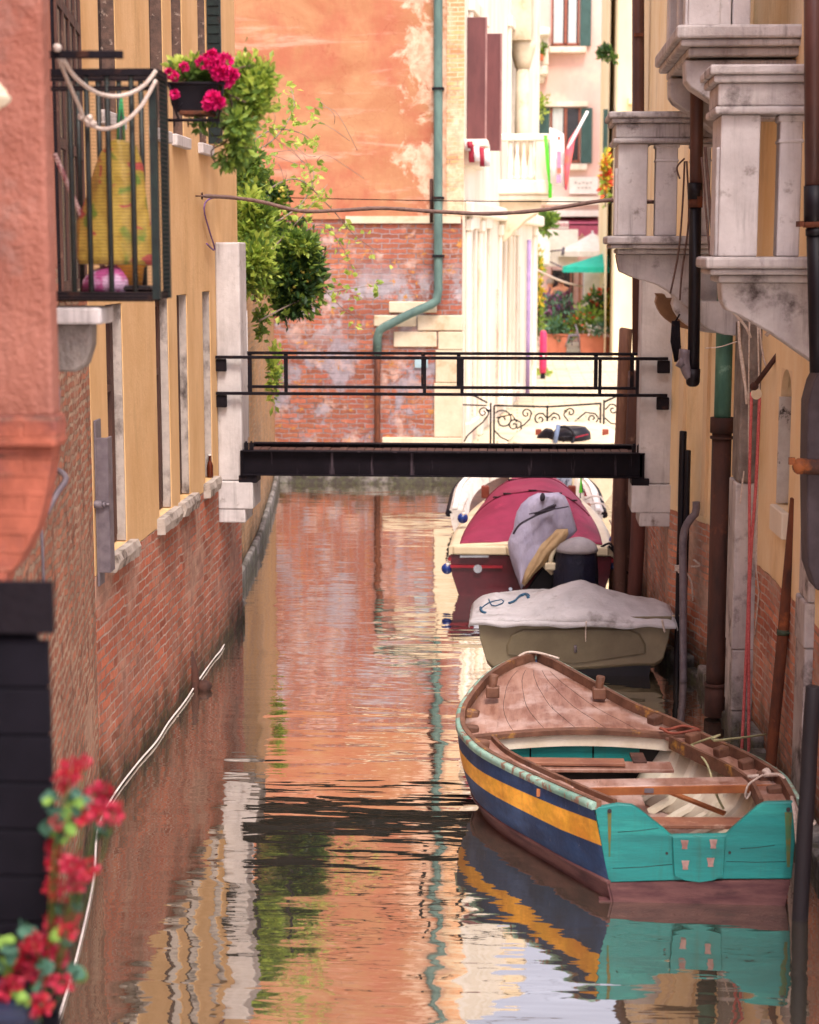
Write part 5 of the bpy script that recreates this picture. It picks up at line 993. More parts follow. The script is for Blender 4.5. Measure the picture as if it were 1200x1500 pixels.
# pulley with red lines
pu = thing('clothesline_pulley', 'rusty iron arm with a small pulley on the yellow wall', 'pulley', at(1107, 575, Y=13.8))
a, b = at(1105, 566, Y=13.8), at(1139, 520, Y=13.8); mk('arm', MB().tube([a, b, b+Vector((.1, .1, .1))], .02, 8).ell(a, .035, .03, .035, 10, 8), M_RUSTD, pu)
c_ = at(1108, 577, Y=13.8); mk('wheel', MB().tube([c_+Vector((0, -.015, 0)), c_+Vector((0, .015, 0))], .042, 16), M_CREAM, pu)
single('clothesline', MB().tube(spline([at(1101, 575, Y=13.8), at(1098, 700, Y=13.8), at(1097, 860, Y=13.78), at(1087, 1096, Y=13.75)], 20), .012, 6).tube(spline([at(1113, 575, Y=13.8), at(1108, 700, Y=13.8), at(1098, 860, Y=13.78), at(1097, 1104, Y=13.75)], 20), .0125, 6), M_ROPER, 'pair of red lines hanging from the pulley down to the water', 'rope')
p0, p1 = at(1166, 730, Y=12.9), at(1126, 1150, Y=12.9)
pl = thing('pole', 'rust-brown iron pole leaning against the brick wall on the right', 'pole', p1); mk('shaft', MB().tube([p1+Vector((-.02, 0, -.3)), p1, p0], .042, 12), M_RUST, pl)
q = p0.lerp(p1, .46); mk('tie', MB().tube([q+Vector((-.05, -.03, .01)), q+Vector((.06, -.04, .0)), q+Vector((.2, .05, .02))], .008, 6).tube([q+Vector((0, 0, -.02)), q+Vector((0, 0, .02))], .047, 12), mat('green_tie', C('#3e5a44'), C('#4a3a30'), bump=0), pl)
# mooring poles
def pile(lab, top, bot, r, m, Y, tip=.95, name='mooring_pole', grp=None):
    a, b = at(*top, Y=Y), at(*bot, Y=Y); v = (a-b).normalized()
    pts = [b-v*.5]+[b.lerp(a, i/8)+Vector((noise.noise(Vector((i*.9, Y, 0)))*r*.12, 0, 0)) for i in range(9)]+[a+v*r*.15]
    return single(name, MB().tube(pts, [r]*9+[r*tip, r*tip*.7], 14), m, lab, 'mooring pole', grp)
pile('slender black mooring pole at the stern of the teal-ended boat', (1192, 1006), (1172, 1342), .048, mat('black_pole', C('#231d22'), C('#18141a'), scale=6, st=(1, 1, .2), bump=.4), 10.35)
pile('tall black pole beside the grey-covered boat', (1001, 632), (992, 985), .034, M_BLACKP, 16.5, 1)
pile('shorter black pole tied close to the tall black one', (1008, 660), (1000, 985), .028, M_BLACKP, 16.45, 1)
mb = MB().tube(spline([at(1020, 735, Y=16.3), at(1019, 752, Y=16.3), at(1008, 765, Y=16.3), at(1001, 790, Y=16.3), at(1001, 860, Y=16.3), at(1001, 1000, Y=16.3)], 30), .036, 12)
gp = single('vent_pipe', mb, M_STEEL, 'grey steel pipe bending down into the water behind the black poles', 'pipe')
single('lashing', MB().tube(spline([at(990+6*math.cos(a*1.3)+4, 828+a*.9, Y=16.4) for a in range(12)], 30), .012, 6).tube(spline([at(1016, 820, Y=16.4), at(1026, 828, Y=16.4), at(1012, 830, Y=16.4)], 8), .01, 6).tube(spline([at(998, 830, Y=16.38), at(1012, 850, Y=16.38), at(1015, 880, Y=16.38)], 8), .009, 6), M_ROPE, 'grey rope lashed around the black poles', 'rope')
pile('pale thick timber pile with a sawn top by the bridge', (917, 482), (900, 880), .075, M_PILE, 20.6, 1)
pile('darker timber pile just right of the pale one', (932, 545), (918, 885), .09, M_WOODD, 20.3, 1)
pile('brown timber pile under the right bridge pier', (940, 660), (930, 860), .08, mat('wet_pile', C('#6b4038'), C('#4a2e2a'), scale=6, st=(1, 1, .15), bump=.6), 19.6, 1)
pile('short dark pile between red boat and right wall', (909, 660), (908, 878), .075, M_WOODD, 19.9, 1)
#@@BOATS
# ------------------------------------------------------------------ boats
def resample(pts, n): return spline([Vector(p) for p in pts], n)
N = 34
L = resample([(.49, 10.57, .60), (.24, 11.03, .57), (-.01, 11.46, .555), (-.23, 11.85, .555), (-.35, 12.19, .56), (-.41, 12.44, .58), (-.41, 12.76, .615), (-.35, 13.06, .655), (-.24, 13.4, .71), (-.09, 13.65, .755), (.03, 13.78, .775), (.17, 13.82, .785)], N)
R = resample([(1.765, 10.72, .60), (1.775, 11.1, .575), (1.76, 11.43, .56), (1.63, 11.85, .555), (1.39, 12.26, .57), (1.14, 12.61, .61), (.93, 12.81, .645), (.72, 13.07, .695), (.51, 13.36, .745), (.38, 13.6, .765), (.29, 13.74, .775), (.17, 13.82, .785)], N)
WL_ = resample([(.62, 10.56, 0), (.29, 11.14, 0), (-.01, 11.67, 0), (-.18, 12.06, 0), (-.24, 12.39, 0), (-.2, 12.75, 0), (-.08, 13.1, 0), (.06, 13.38, 0), (.2, 13.5, 0)], N)
WR_ = resample([(1.67, 10.56, 0), (1.69, 11.1, 0), (1.6, 11.6, 0), (1.4, 12.05, 0), (1.1, 12.5, 0), (.8, 12.85, 0), (.5, 13.2, 0), (.32, 13.42, 0), (.2, 13.5, 0)], N)
bt = thing('rowing_boat', 'open wooden boat with a teal transom and yellow-blue striped side moored at the right', 'boat', (.7, 12.2, 0))
def paint(name, base, base2, chip, k=.62):
    return mat(name, base, base2, scale=3.5, rough=.5, bump=.25, bscale=30, stain=tuple(x*1.5+.03 for x in base[:3])+(1,), sscale=2.2, sst=(1, 1, 1.6), slo=.5, shi=.72, spec=.4, grain=.3, streak=(tuple(x*.4 for x in base[:3])+(1,), .5), chip=(chip, 12, k+.03, (1, 1, .7)))
P_BLUE = paint('boat_blue_paint', C('#20406c'), C('#182e52'), C('#6c6e80')); P_YEL = paint('boat_yellow_paint', C('#e6a82c'), C('#d88c26'), C('#b0742e'))
P_TEAL = mat('boat_teal_paint', C('#0f7f7c'), C('#0c6c6a'), scale=2.6, st=(.5, 1, 5), rough=.5, bump=.3, bscale=24, stain=C('#24948c'), sscale=2.5, sst=(.4, 1, 3), slo=.52, shi=.7, grain=.25, streak=(C('#2d4f40'), .55), chip=(C('#7d6a5e'), 9, .7, (1, 1, .6))); P_TRIM = paint('pale_teal_trim', C('#8fb0a2'), C('#699a8b'), C('#86695a'), .5)
P_BOT = mat('boat_bottom_brown', C('#6a4644'), C('#46262c'), scale=3, st=(1, 1, 5), rough=.7, bump=.4, stain=C('#3c2226'), sscale=3, sst=(1, 1, 3), slo=.55, shi=.7)
P_CREAM = mat('boat_cream_paint', C('#eae2ce'), C('#dacfb6'), scale=4, rough=.6, bump=.2, stain=C('#8a6434'), sscale=4, slo=.62, shi=.76)
def plank_mat():
    Nn = NT('varnished_planks'); co = Nn.n('TexCoord').outputs['Object']
    v = Nn.vscale(co, (5, 1.1, 1)); col = Nn.mix(Nn.ramp(Nn.noise(v, 2.2, 7, .65), .34, .66), C('#7a5040'), C('#a88474'))
    col = Nn.mix(Nn.math('MULTIPLY', Nn.ramp(Nn.noise(co, 2.6, 5, .6), .48, .64), .75), col, C('#c6b0a8'))
    col = Nn.mix(Nn.ramp(Nn.noise(Nn.vscale(co, (9, 1.2, 1)), 3, 6, .7), .6, .72), col, C('#5c3a2e'))
    Nn.set('Base Color', col); Nn.set('Roughness', .42); Nn.set('Specular IOR Level', .45); Nn.bump(Nn.noise(v, 12, 5, .6), .25, .01); return Nn.m
P_DECK = plank_mat()
P_RAIL = mat('worn_gunwale_wood', C('#7a5644'), C('#553a2e'), scale=7, rough=.6, bump=.5, bscale=30, stain=C('#b98a3c'), sscale=5, slo=.6, shi=.7)
hull = MB()
def sect(S, Wp, cn, f, kb=1.):
    p = S.lerp(Wp, f); o = Vector((S.x-cn.x, S.y-cn.y, 0)); o = o.normalized() if o.length > 1e-3 else Vector((0, 1, 0))
    return p+o*.045*kb*math.sin(math.pi*f)
cen = [(L[i]+R[i])/2 for i in range(N+1)]
bands = lambda t_: (0, lerp(.14, .22, min(1, t_*2.2)), lerp(.4, .44, min(1, t_*2)), .78, 1.0)
for S, Wp, sgn in ((L, WL_, 1), (R, WR_, -1)):
    for b in range(4):
        hull.m = (0, 1, 0, 2)[b]
        for sub_ in range(3):
            rows = []
            for k in (0, 1):
                rows.append([sect(S[i], Wp[i], cen[i], lerp(bands(i/N)[b], bands(i/N)[b+1], (sub_+k)/3), min(1, i/4)) for i in range(N+1)])
            n_ = N+1; vs = rows[0]+rows[1]; fs = [(i, i+1, n_+i+1, n_+i) if sgn < 0 else (i, n_+i, n_+i+1, i+1) for i in range(N)]
            hull.add(vs, fs, True)
    hull.m = 2; keel = [Vector((lerp(Wp[i].x, cen[i].x, .55), lerp(Wp[i].y, cen[i].y, .55 if i > 2 else 0), -.22)) for i in range(N+1)]; n_ = N+1
    hull.add(Wp+keel, [(i, i+1, n_+i+1, n_+i) if sgn < 0 else (i, n_+i, n_+i+1, i+1) for i in range(N)], True)
hl_ = mk('hull', hull, [P_BLUE, P_YEL, P_BOT], bt)
mb = MB()
for S, Wp in ((L, WL_), (R, WR_)): mb.tube([sect(S[i], Wp[i], cen[i], .785, min(1, i/4)) for i in range(N)], .014, 6)
mk('rubbing_strake', mb, P_BOT, hl_)
def inner(S, i, off, dz=0):
    cn = cen[i]; d_ = Vector((cn.x-S[i].x, cn.y-S[i].y, 0)); l_ = d_.length
    # inward normal of the sheer curve in plan
    a_ = S[max(i-1, 0)]; b_ = S[min(i+1, N)]; tn = Vector((b_.x-a_.x, b_.y-a_.y, 0)).normalized(); nr = Vector((-tn.y, tn.x, 0))
    if nr.dot(d_) < 0: nr = -nr
    return S[i]+nr*min(off, l_*.96)+Vector((0, 0, dz))
gun = MB(); trim = MB(); side = MB(); coam = MB(); iD = None
# index where the foredeck begins
iL = min(range(N+1), key=lambda i: abs(L[i].y-12.36)); iR = min(range(N+1), key=lambda i: abs(R[i].y-12.46))
for S, io in ((L, iL), (R, iR)):
    trim.loft([[S[i]+Vector((0, 0, .03)), inner(S, i, .02, .034), inner(S, i, .02, -.012), inner(S, i, -.012, -.012), inner(S, i, -.012, .024)] for i in range(N+1)])
    gun.loft([[inner(S, i, .021, .04), inner(S, i, .055, .04), inner(S, i, .055, -.05), inner(S, i, .02, -.05)] for i in range(N+1)], smooth=False)
    side.loft([[inner(S, i, .055, -.03), inner(S, i, .21, -.035), inner(S, i, .21, -.055), inner(S, i, .055, -.055)] for i in range(io+2)], smooth=False)
    coam.loft([[inner(S, i, .21, .0), inner(S, i, .235, .0), inner(S, i, .235, -.09), inner(S, i, .21, -.09)] for i in range(1, io+1)], smooth=False)
mk('rail_trim', trim, P_TRIM, bt); mk('gunwale', gun, P_RAIL, bt); mk('side_deck', side, P_DECK, bt); mk('coaming', coam, P_RAIL, bt)
# foredeck
fd = MB(); nn = min(N-iL, N-iR); rings = []
M_ = 14
for k in range(13):
    t_ = k/12; fL, fR = lerp(iL, N-1, t_), lerp(iR, N-1, t_); a_ = inner(L, int(fL), .055, -.01).lerp(inner(L, min(N-1, int(fL)+1), .055, -.01), fL-int(fL)); b_ = inner(R, int(fR), .055, -.01).lerp(inner(R, min(N-1, int(fR)+1), .055, -.01), fR-int(fR))
    rings.append([a_.lerp(b_, j/M_)+Vector((0, 0, .055*math.sin(math.pi*j/M_)*(1-t_*.6)-.02)) for j in range(M_+1)])
n_ = M_+1; fd.add([p for r_ in rings for p in r_], [(k*n_+j, k*n_+j+1, (k+1)*n_+j+1, (k+1)*n_+j) for k in range(12) for j in range(M_)], True)
fdk = mk('foredeck', fd, P_DECK, bt, solid=.02)
mb = MB()
for j in (3, 5, 7, 9, 11): mb.tube([rings[k][j]+Vector((.004*noise.noise(Vector((k*.8, j, 0))), 0, -.0005)) for k in range(0, 11)], .0022, 4)
mk('plank_seam', mb, M_DARK, fdk)
mb = MB(); mb.loft([[p+Vector((0, -.03, .006)), p+Vector((0, .025, .012)), p+Vector((0, .025, -.03)), p+Vector((0, -.03, -.03))] for p in rings[0]], smooth=False); mk('deck_edge', mb, P_RAIL, fdk)
mb = MB(); mb.loft([[p+Vector((0, 0, -.032)), p+Vector((0, .03, -.032)), p+Vector((0, .03, -.12)), p+Vector((0, 0, -.12))] for p in rings[0]], smooth=False); bh = mk('bulkhead', mb, P_CREAM, bt)
mb = MB(); q = [p for p in rings[0]]
for (j0, j1, dz) in ((1, 4, 0), (4, 8, .02), (8, 11, -.03)):
    a_, b_ = q[j0], q[j1]; mb.prism([a_+Vector((.006, .04, -.09+dz*.2-.03)), b_+Vector((-.006, .04, -.09+dz*.3-.03)), b_+Vector((-.006, .04, -.3)), a_+Vector((.006, .04, -.3))], (0, .02, 0))
mk('bulkhead_panel', mb, P_TEAL, bt)
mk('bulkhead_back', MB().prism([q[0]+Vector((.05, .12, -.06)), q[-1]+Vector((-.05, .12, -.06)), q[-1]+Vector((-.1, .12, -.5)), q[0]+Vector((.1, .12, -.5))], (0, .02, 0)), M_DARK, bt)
# inside of the hull, floor and ribs
ins = MB(); rows = []
for S, Wp in ((L, WL_), (R, WR_)):
    rr = []
    for i in range(max(iL, iR)+3):
        top = inner(S, i, .06, -.05); bw = inner([Vector((w_.x, w_.y, .1)) for w_ in Wp] if 0 else S, i, .4, 0); bw.z = .1; mid = top.lerp(bw, .55)+(top-bw)*Vector((0, 0, 1)).z*0; mid = Vector((lerp(top.x, bw.x, .35), lerp(top.y, bw.y, .35), lerp(top.z, bw.z, .55)))
        rr.append([top, mid, bw])
    rows.append(rr); n_ = len(rr)
    ins.add([p for r_ in rr for p in r_], [(i*3+j, i*3+j+1, (i+1)*3+j+1, (i+1)*3+j) for i in range(n_-1) for j in range(2)], True)
mk('inner_skin', ins, P_CREAM, bt, solid=.012)
fl_ = MB(); n_ = len(rows[0]); fl_.add([r_[2] for r_ in rows[0]]+[r_[2] for r_ in rows[1]], [(i, i+1, n_+i+1, n_+i) for i in range(n_-1)]); mk('floor', fl_, P_DECK, bt)
for side_ in (0, 1):
    for i in range(3, n_-2, 2):
        p = rows[side_][i]; cn = cen[i]; d_ = (Vector((cn.x, cn.y, 0))-Vector((p[0].x, p[0].y, 0))).normalized()*.045; tw_ = (rows[side_][i+1][0]-p[0]).normalized()*.045
        mb = MB(); mb.loft([[a_, a_+tw_, a_+tw_+d_+Vector((0, 0, .01)), a_+d_+Vector((0, 0, .01))] for a_ in (p[0], p[0].lerp(p[1], .5), p[1], p[1].lerp(p[2], .5)+Vector((0, 0, -.005)), p[2]+d_*2)], smooth=False); mk('rib', mb, P_CREAM, bt)
# thwarts and loose boards
a, b = at(786, 1152, Z=.52), at(1128, 1146, Z=.52); mb = MB().obox(a, b, .17, .035); th = mk('thwart', mb, P_DECK, bt, bevel=.006)
mk('thwart_edge', MB().obox(a+Vector((0, -.095, -.012)), b+Vector((0, -.095, -.012)), .02, .05), mat('orange_varnish', C('#a8683c'), C('#8a5030'), scale=6, bump=.2), th)
c_ = a.lerp(b, .475)+Vector((0, -.108, -.008)); mk('metal_plate', MB().box(c_.x-.03, c_.x+.03, c_.y-.006, c_.y+.004, c_.z-.015, c_.z+.015), M_STEEL, th)
for k, (p0_, p1_, z_, w_, m_) in enumerate((((770, 1123), (985, 1124), .44, .2, P_DECK), ((750, 1115), (915, 1117), .472, .13, M_WOOD), ((925, 1111), (945, 1111), .455, .22, M_WOODD))):
    a_, b_ = at(*p0_, Z=z_), at(*p1_, Z=z_); mk('loose_board', MB().obox(a_, b_, w_, .024), m_, bt, bevel=.004)
a_, b_ = at(955, 1150, Z=.4), at(1062, 1192, Z=.28); mk('strut', MB().obox(a_, b_, .05, .02), mat('orange_varnish', C('#a8683c')), bt, bevel=.003)
mk('floor_board', MB().obox(at(800, 1180, Z=.3), at(945, 1180, Z=.3), .5, .02), P_DECK, bt, bevel=.004)
a_, b_ = at(963, 1214, Z=.36), at(1052, 1212, Z=.36); mk('stern_seat', MB().obox(a_+Vector((-.35, .1, 0)), b_+Vector((.35, .1, 0)), .16, .03), M_WOOD, bt, bevel=.005)
# transom
TY = 10.58
tp = [at(x, y, Y=TY) for x, y in ((871, 1184), (905, 1178), (926, 1180), (936, 1186), (972, 1214), (983, 1224), (1064, 1223), (1072, 1215), (1110, 1182), (1122, 1176), (1163, 1175), (1168, 1200), (1160, 1288), (1062, 1288), (986, 1290), (890, 1293))]
tr = mk('transom', MB().prism(tp, (0, .045, 0)), P_TEAL, bt, bevel=.006)
mk('bottom_plank', MB().prism([at(x, y, Y=TY-.012) for x, y in ((889, 1294), (1158, 1289), (1150, 1330), (896, 1326))]+[], (0, .06, 0)), P_BOT, bt)
mk('bottom_plank', MB().box(at(899, 0, Y=TY).x, at(1148, 0, Y=TY).x, TY-.01, TY+.05, -.2, .01), P_BOT, bt)
mp = mk('motor_pad', MB().prism([at(x, y, Y=TY-.026) for x, y in ((985, 1226), (1063, 1225), (1060, 1284), (1045, 1290), (1025, 1293), (1003, 1290), (988, 1284))], (0, .024, 0)), P_TEAL, tr, bevel=.004)
mb = MB()
for x, y in ((1003, 1236), (1045, 1235), (1004, 1266), (1041, 1262)): p = at(x, y, Y=TY-.03); mb = MB(); mb.prism([p+Vector((-.024, 0, .022)), p+Vector((.024, 0, .022)), p+Vector((.016, 0, -.02)), p+Vector((.018, 0, -.034)), p+Vector((-.016, 0, -.034)), p+Vector((-.014, 0, -.018))], (0, .004, 0)); mk('bare_patch', mb, mat('peeled_grey_wood', C('#a68a84'), C('#7d5a54'), scale=12, bump=.3), tr)
mb = MB()
for x, y in ((977, 1250), (1069, 1249), (893, 1188), (1155, 1186)): mb.tube([at(x, y, Y=TY-.006), at(x, y, Y=TY+.01)], .009 if y > 1200 else .014, 8)
mk('bolt', mb, M_DARK, tr)
mb = MB()
for (x, y0, y1, w) in ((893, 1190, 1255, .012), (1155, 1190, 1270, .022)): a_, b_ = at(x, y1, Y=TY-.003), at(x, y0, Y=TY-.003); mb = MB(); mb.prism([a_+Vector((-w*.4, 0, 0)), a_+Vector((w*.4, 0, 0)), b_+Vector((w, 0, 0)), b_+Vector((-w, 0, 0))], (0, .0025, 0)); mk('rust_streak', mb, mat('rust_on_teal', C('#6a5a24'), C('#3f6440'), scale=9, lo=.4, hi=.6, bump=0), tr)
mb = MB()
for (x0, y0, x1, y1) in ((905, 1219, 965, 1213), (1085, 1243, 1135, 1238), (898, 1272, 985, 1266), (1064, 1262, 1152, 1262)): mb.tube([at(x0, y0, Y=TY-.0005), at((x0+x1)/2, (y0+y1)/2+1, Y=TY-.0005), at(x1, y1, Y=TY-.0005)], .0018, 4)
mk('crack', mb, M_DARK, tr)
# timber blocks and thole posts on the gunwale
for (S, idx, hh) in ((R, 4, .05), (R, 7, .07), (R, 10, .07), (R, 13, .07), (R, 16, .08), (R, 20, .07), (L, 8, .04), (L, 12, .04), (L, 16, .06), (L, 19, .06), (L, 22, .06)):
    p = inner(S, idx, .1, -.03); a_, b_ = inner(S, idx, .055, -.03), inner(S, idx, .15, -.03); mk('knee_block', MB().obox(a_+Vector((0, 0, hh/2)), b_+Vector((0, 0, hh/2-.015)), .075, hh), P_RAIL, bt, bevel=.012, seg=2)
for (px, py) in ((722, 1012), (878, 1014)):
    p = at(px, py, Z=.73); mk('thole_post', MB().tube([p+Vector((0, 0, -.04)), p+Vector((0, 0, .05)), p+Vector((.01, 0, .125))], [.032, .032, .036], 10).box(p.x-.05, p.x+.05, p.y-.035, p.y+.045, p.z-.05, p.z+.035), P_RAIL, bt, bevel=.008)
mb = MB(); mb.tube(spline([rings[-1][2]+Vector((-.08, .0, .05)), rings[-1][5]+Vector((-.04, .05, .065)), rings[-1][8]+Vector((.03, .04, .062)), rings[-1][12]+Vector((.14, -.03, .05))], 18), .011, 6); single('bow_rope', mb, M_ROPE, 'frayed rope lying over the bow rail of the teal-ended boat', 'rope')
single('mooring_rope', MB().tube(spline([at(1068, 1093, Z=.58)*.0+inner(R, 15, .2, .0), inner(R, 13, .12, .12), at(1045, 1085, Z=.75), at(1122, 1076, X=1.93)], 20), .008, 6).tube(spline([inner(R, 15, .2, .0), at(1036, 1120, Z=.5), at(1048, 1160, Z=.42), at(1060, 1185, Z=.32)], 16), .008, 6), mat('pale_green_rope', C('#b7b88e'), C('#a3a67c'), bump=.2), 'thin greenish rope running from the boat to the brick wall', 'rope')
mb = MB(); kn = at(1118, 1136, Z=.57)
mb.tube(spline([at(1095, 1138, Z=.56), kn, at(1140, 1135, Z=.6), at(1150, 1142, Z=.6)], 16), .014, 6); mb.tube(spline([at(1118, 1135, Z=.6), at(1096, 1150, Z=.55), at(1092, 1172, Z=.45), at(1100, 1160, Z=.5)], 12), .007, 6)
for i in range(5): mb.ell(kn+Vector((rnd(-.05, .05), rnd(-.03, .03), rnd(0, .03))), .022, .022, .016, 8, 6)
single('rope', mb, M_ROPE, 'pale rope knotted round the right end of the thwart', 'rope')
mb = MB(); mb.tube(spline([at(1160, 1168, Y=10.7), at(1168, 1188, Y=10.6), at(1172, 1205, Y=10.45), at(1190, 1207, Y=10.33), at(1192, 1203, Y=10.42), at(1178, 1200, Y=10.5)], 20), .011, 6); mb.tube(spline([at(1160, 1168, Y=10.7), at(1164, 1190, Y=10.5), at(1168, 1235, Y=10.5)], 10), .012, 6)
single('stern_rope', mb, M_ROPE, 'pale rope tying the teal transom to the slender black pole', 'rope')
mb = MB(); q = inner(R, iR, .13, .02)
mb.tube(spline([q+Vector((.12*math.cos(a*.7)*1.2, .06*math.sin(a*.7), .012*(a % 3))) for a in range(14)], 40), .011, 6); single('rope_coil', mb, mat('russet_rope', C('#8f4a38'), C('#743a2c'), bump=.4), 'russet rope coiled on the right corner of the foredeck', 'rope')
# grey-covered dinghy
gb = thing('dinghy', 'olive-grey plastic dinghy under a grey tarpaulin behind the wooden boat', 'boat', (.58, 18, 0)); GY = 16.4
g_ = lambda x, y, Y=GY: at(x, y, Y=Y)
outl = [(700, 905), (703, 935), (712, 966), (722, 976), (760, 974), (800, 976), (842, 978), (880, 976), (930, 972), (960, 972), (972, 964), (980, 935), (985, 902)]
M_GRP = mat('olive_grey_gelcoat', C('#776c55'), C('#695e49'), scale=3, rough=.45, bump=.05, stain=C('#5e513e'), sscale=4, slo=.6, shi=.8, grain=.06)
base = [g_(*p) for p in outl]; cx_ = (base[0].x+base[-1].x)/2
rings = []
for (dy, w_, dz) in ((0, 1, 0), (.12, .985, -.07), (.5, .94, -.13), (1.0, .78, -.16), (1.3, .5, -.18), (1.4, .12, -.2)):
    rings.append([Vector((cx_+(p.x-cx_)*w_, GY+dy, p.z+dz)) for p in base])
gh = mk('hull', MB().loft(rings), M_GRP, gb, bevel=.02, seg=2)
und = []
for r_ in rings:
    q0, q1 = r_[3], r_[-4]; und.append([q0+Vector((.03, .05, .02)), q0+Vector((.08, .1, -.4)), q1+Vector((-.08, .1, -.4)), q1+Vector((-.03, .05, .02))])
mk('underside_shade', MB().loft(und, smooth=False), M_BLACKP, gh)  # black body added under the hull for its shaded underside and dark reflection
pan = [(742, 960), (741, 945), (748, 930), (765, 922), (842, 920), (922, 921), (938, 928), (947, 944), (947, 958), (842, 974)]
mb = MB(); mb.loft([[g_(x, y, GY-.004) for x, y in pan], [g_(842+(x-842)*.975, 948+(y-948)*.94, GY-.022) for x, y in pan]], smooth=False); mk('transom_panel', mb, mat('darker_gelcoat', C('#665c47'), C('#5a503d'), rough=.5, bump=.05), gh, bevel=.008)
mk('drain_plug', MB().tube([g_(843, 946, GY-.05), g_(843, 955, GY-.03)], .014, 8), M_STEEL, gh)
ta = thing('tarpaulin', 'pale grey tarpaulin with a blue scrawl draped over the dinghy', 'tarpaulin', (cx_, GY+1.2, .4))
xL, xR = g_(689, 912).x, g_(990, 905).x
PK = [(850, 849, 16.85, .8, .6), (812, 869, 17.0, .35, .4), (785, 863, 17.25, .5, .5), (728, 867, 17.0, .32, .5), (765, 866, 17.2, .4, .5), (958, 884, 16.95, .42, .5), (930, 884, 17.0, .3, .5)]
PK = [(at(a, b, Y=y), rx_, ry_) for a, b, y, rx_, ry_ in PK]
def tz(x, y):
    z = .575
    for q, rx_, ry_ in PK:
        d_ = math.hypot((x-q.x)/rx_, (y-q.y)/ry_)
        z = max(z, .575+(q.z-.575)*max(0, 1-d_)) if d_ < 1 else z
    z += .012*noise.noise(Vector((x*5, y*4, 0)))+.008*noise.noise(Vector((x*13, y*9, 4)))
    return z
def tarp(u, v):
    wv = 1 if v < .55 else max(.1, 1-((v-.55)/.5)**2)
    x = lerp(xL, xR, .5+(u-.5)*wv); y = GY-.06+v*1.45
    e = min(u, 1-u, v*1.2); z = tz(x, y); 
    if e < .05: z = lerp(.545+.006*math.sin(u*23+v*30), z, (e/.05)**.6)
    return Vector((x, y, z))
def tarp_mesh():
    m_ = MB().grid(tarp, 90, 60)
    for uu, sg in ((0, -1), (1, 1)):
        ed = [tarp(uu, i/60) for i in range(61)]; lo_ = [p+Vector((sg*(.01+.01*math.sin(i*.6)), 0, -.07-.02*noise.noise(Vector((i*.2, 5, sg))))) for i, p in enumerate(ed)]
        m_.add(ed+lo_, [(i, i+1, i+62, i+61) for i in range(60)], True)
    ed = [tarp(i/90, 0) for i in range(91)]; lo_ = [p+Vector((0, .008*math.sin(i*.35)-.008, -.05-.02*noise.noise(Vector((i*.11, 2, 0))))) for i, p in enumerate(ed)]
    m_.add(ed+lo_, [(i, i+91, i+92, i+1) for i in range(90)], True); return m_
mk('sheet', tarp_mesh(), mat('grey_tarp', C('#c2bfc2'), C('#a9a5a8'), scale=2.2, rough=.65, bump=.6, bscale=9, st=(1, 1.6, 1), stain=C('#85807f'), sscale=4.5, slo=.56, shi=.72, bd=.03, chip=(C('#5a5250'), 6, .72, (1, 1, 1))), ta, solid=.006)
def onT(px, py):
    p = None
    for i in range(90):
        Y = GY-.06+i*.016; q = at(px, py, Y=Y)
        if q.z <= tz(q.x, q.y)+.006: p = q; break
    return p if p else at(px, py, Y=GY+.6)
mb = MB()
for pts, r in ((((703, 893), (715, 884), (728, 880), (737, 879), (736, 884), (722, 888), (716, 878)), .006), (((745, 884), (755, 880), (762, 873), (770, 870), (775, 873)), .012), (((764, 873), (771, 871), (774, 876)), .016), (((704, 890), (706, 896), (712, 898)), .012)):
    mb.tube(spline([onT(*p)+Vector((0, -.004, .004)) for p in pts], 14), r, 6)
mk('painted_scrawl', mb, mat('blue_marker', C('#2f5a78'), C('#284e6c'), bump=0), ta)
single('thin_pole', MB().tube([at(968, 905, Y=17.), at(1000, 901, Y=16.4)], .012, 6), M_CREAM, 'thin pale stick poking out of the right end of the tarpaulin', 'stick')
single('tie_cord', MB().tube(spline([g_(859, 910, GY-.1), g_(858, 925, GY-.07), g_(858, 940, GY-.06)], 8), .006, 5).tube(spline([g_(970, 908, GY-.12), g_(972, 918, GY-.1), g_(974, 926, GY-.1)], 8), .01, 5), M_ROPE, 'short pale cords hanging from the edge of the tarpaulin', 'cord')
# red boat
rb = thing('motorboat', 'dark red motorboat with cream deck and crimson cover beyond the bridge', 'boat', (.18, 22, 0)); RY = 20.3; rx = .17
def bhalf(t_): return .93*(1-max(0, (t_-.1)/.9)**2.0)**.66 if t_ < 1 else .0
def bz(t_): return .55+.24*t_**1.5
RL = 4.3
def bp(t_, s_, k=1., dz=0): return Vector((rx+s_*bhalf(t_)*k+.08*t_, RY+RL*t_, bz(t_)+dz))
n_ = 24; M_RHULL = mat('maroon_hull_paint', C('#5a1a24'), C('#4a141d'), rough=.25, bump=.03, spec=.6, grain=.05)
M_CDECK = mat('cream_gelcoat', C('#e0d0b0'), C('#d2bf9c'), scale=3, rough=.4, bump=.05, stain=C('#b79c78'), sscale=6, slo=.62, shi=.75)
rings = []
for i in range(n_+1):
    t_ = i/n_*.995; w_ = max(.012, bhalf(t_)); zz = bz(t_); b_ = rx+.08*t_
    prof = [(1, zz-.06), (1.0, zz-.14), (.98, zz-.3), (.9, .02), (.7, -.2), (0, -.3)]; y_ = RY+RL*t_
    rings.append([Vector((b_-w_*u, y_+(0 if z > 0 else -.25*t_), z)) for u, z in prof]+[Vector((b_+w_*u, y_+(0 if z > 0 else -.25*t_), z)) for u, z in prof[::-1][1:]])
mk('hull', MB().loft(rings), M_RHULL, rb)
mb = MB()
for s_ in (-1, 1): mb.tube([bp(i/n_*.99, s_, 1.01, -.12) for i in range(n_+1)], .022, 6)
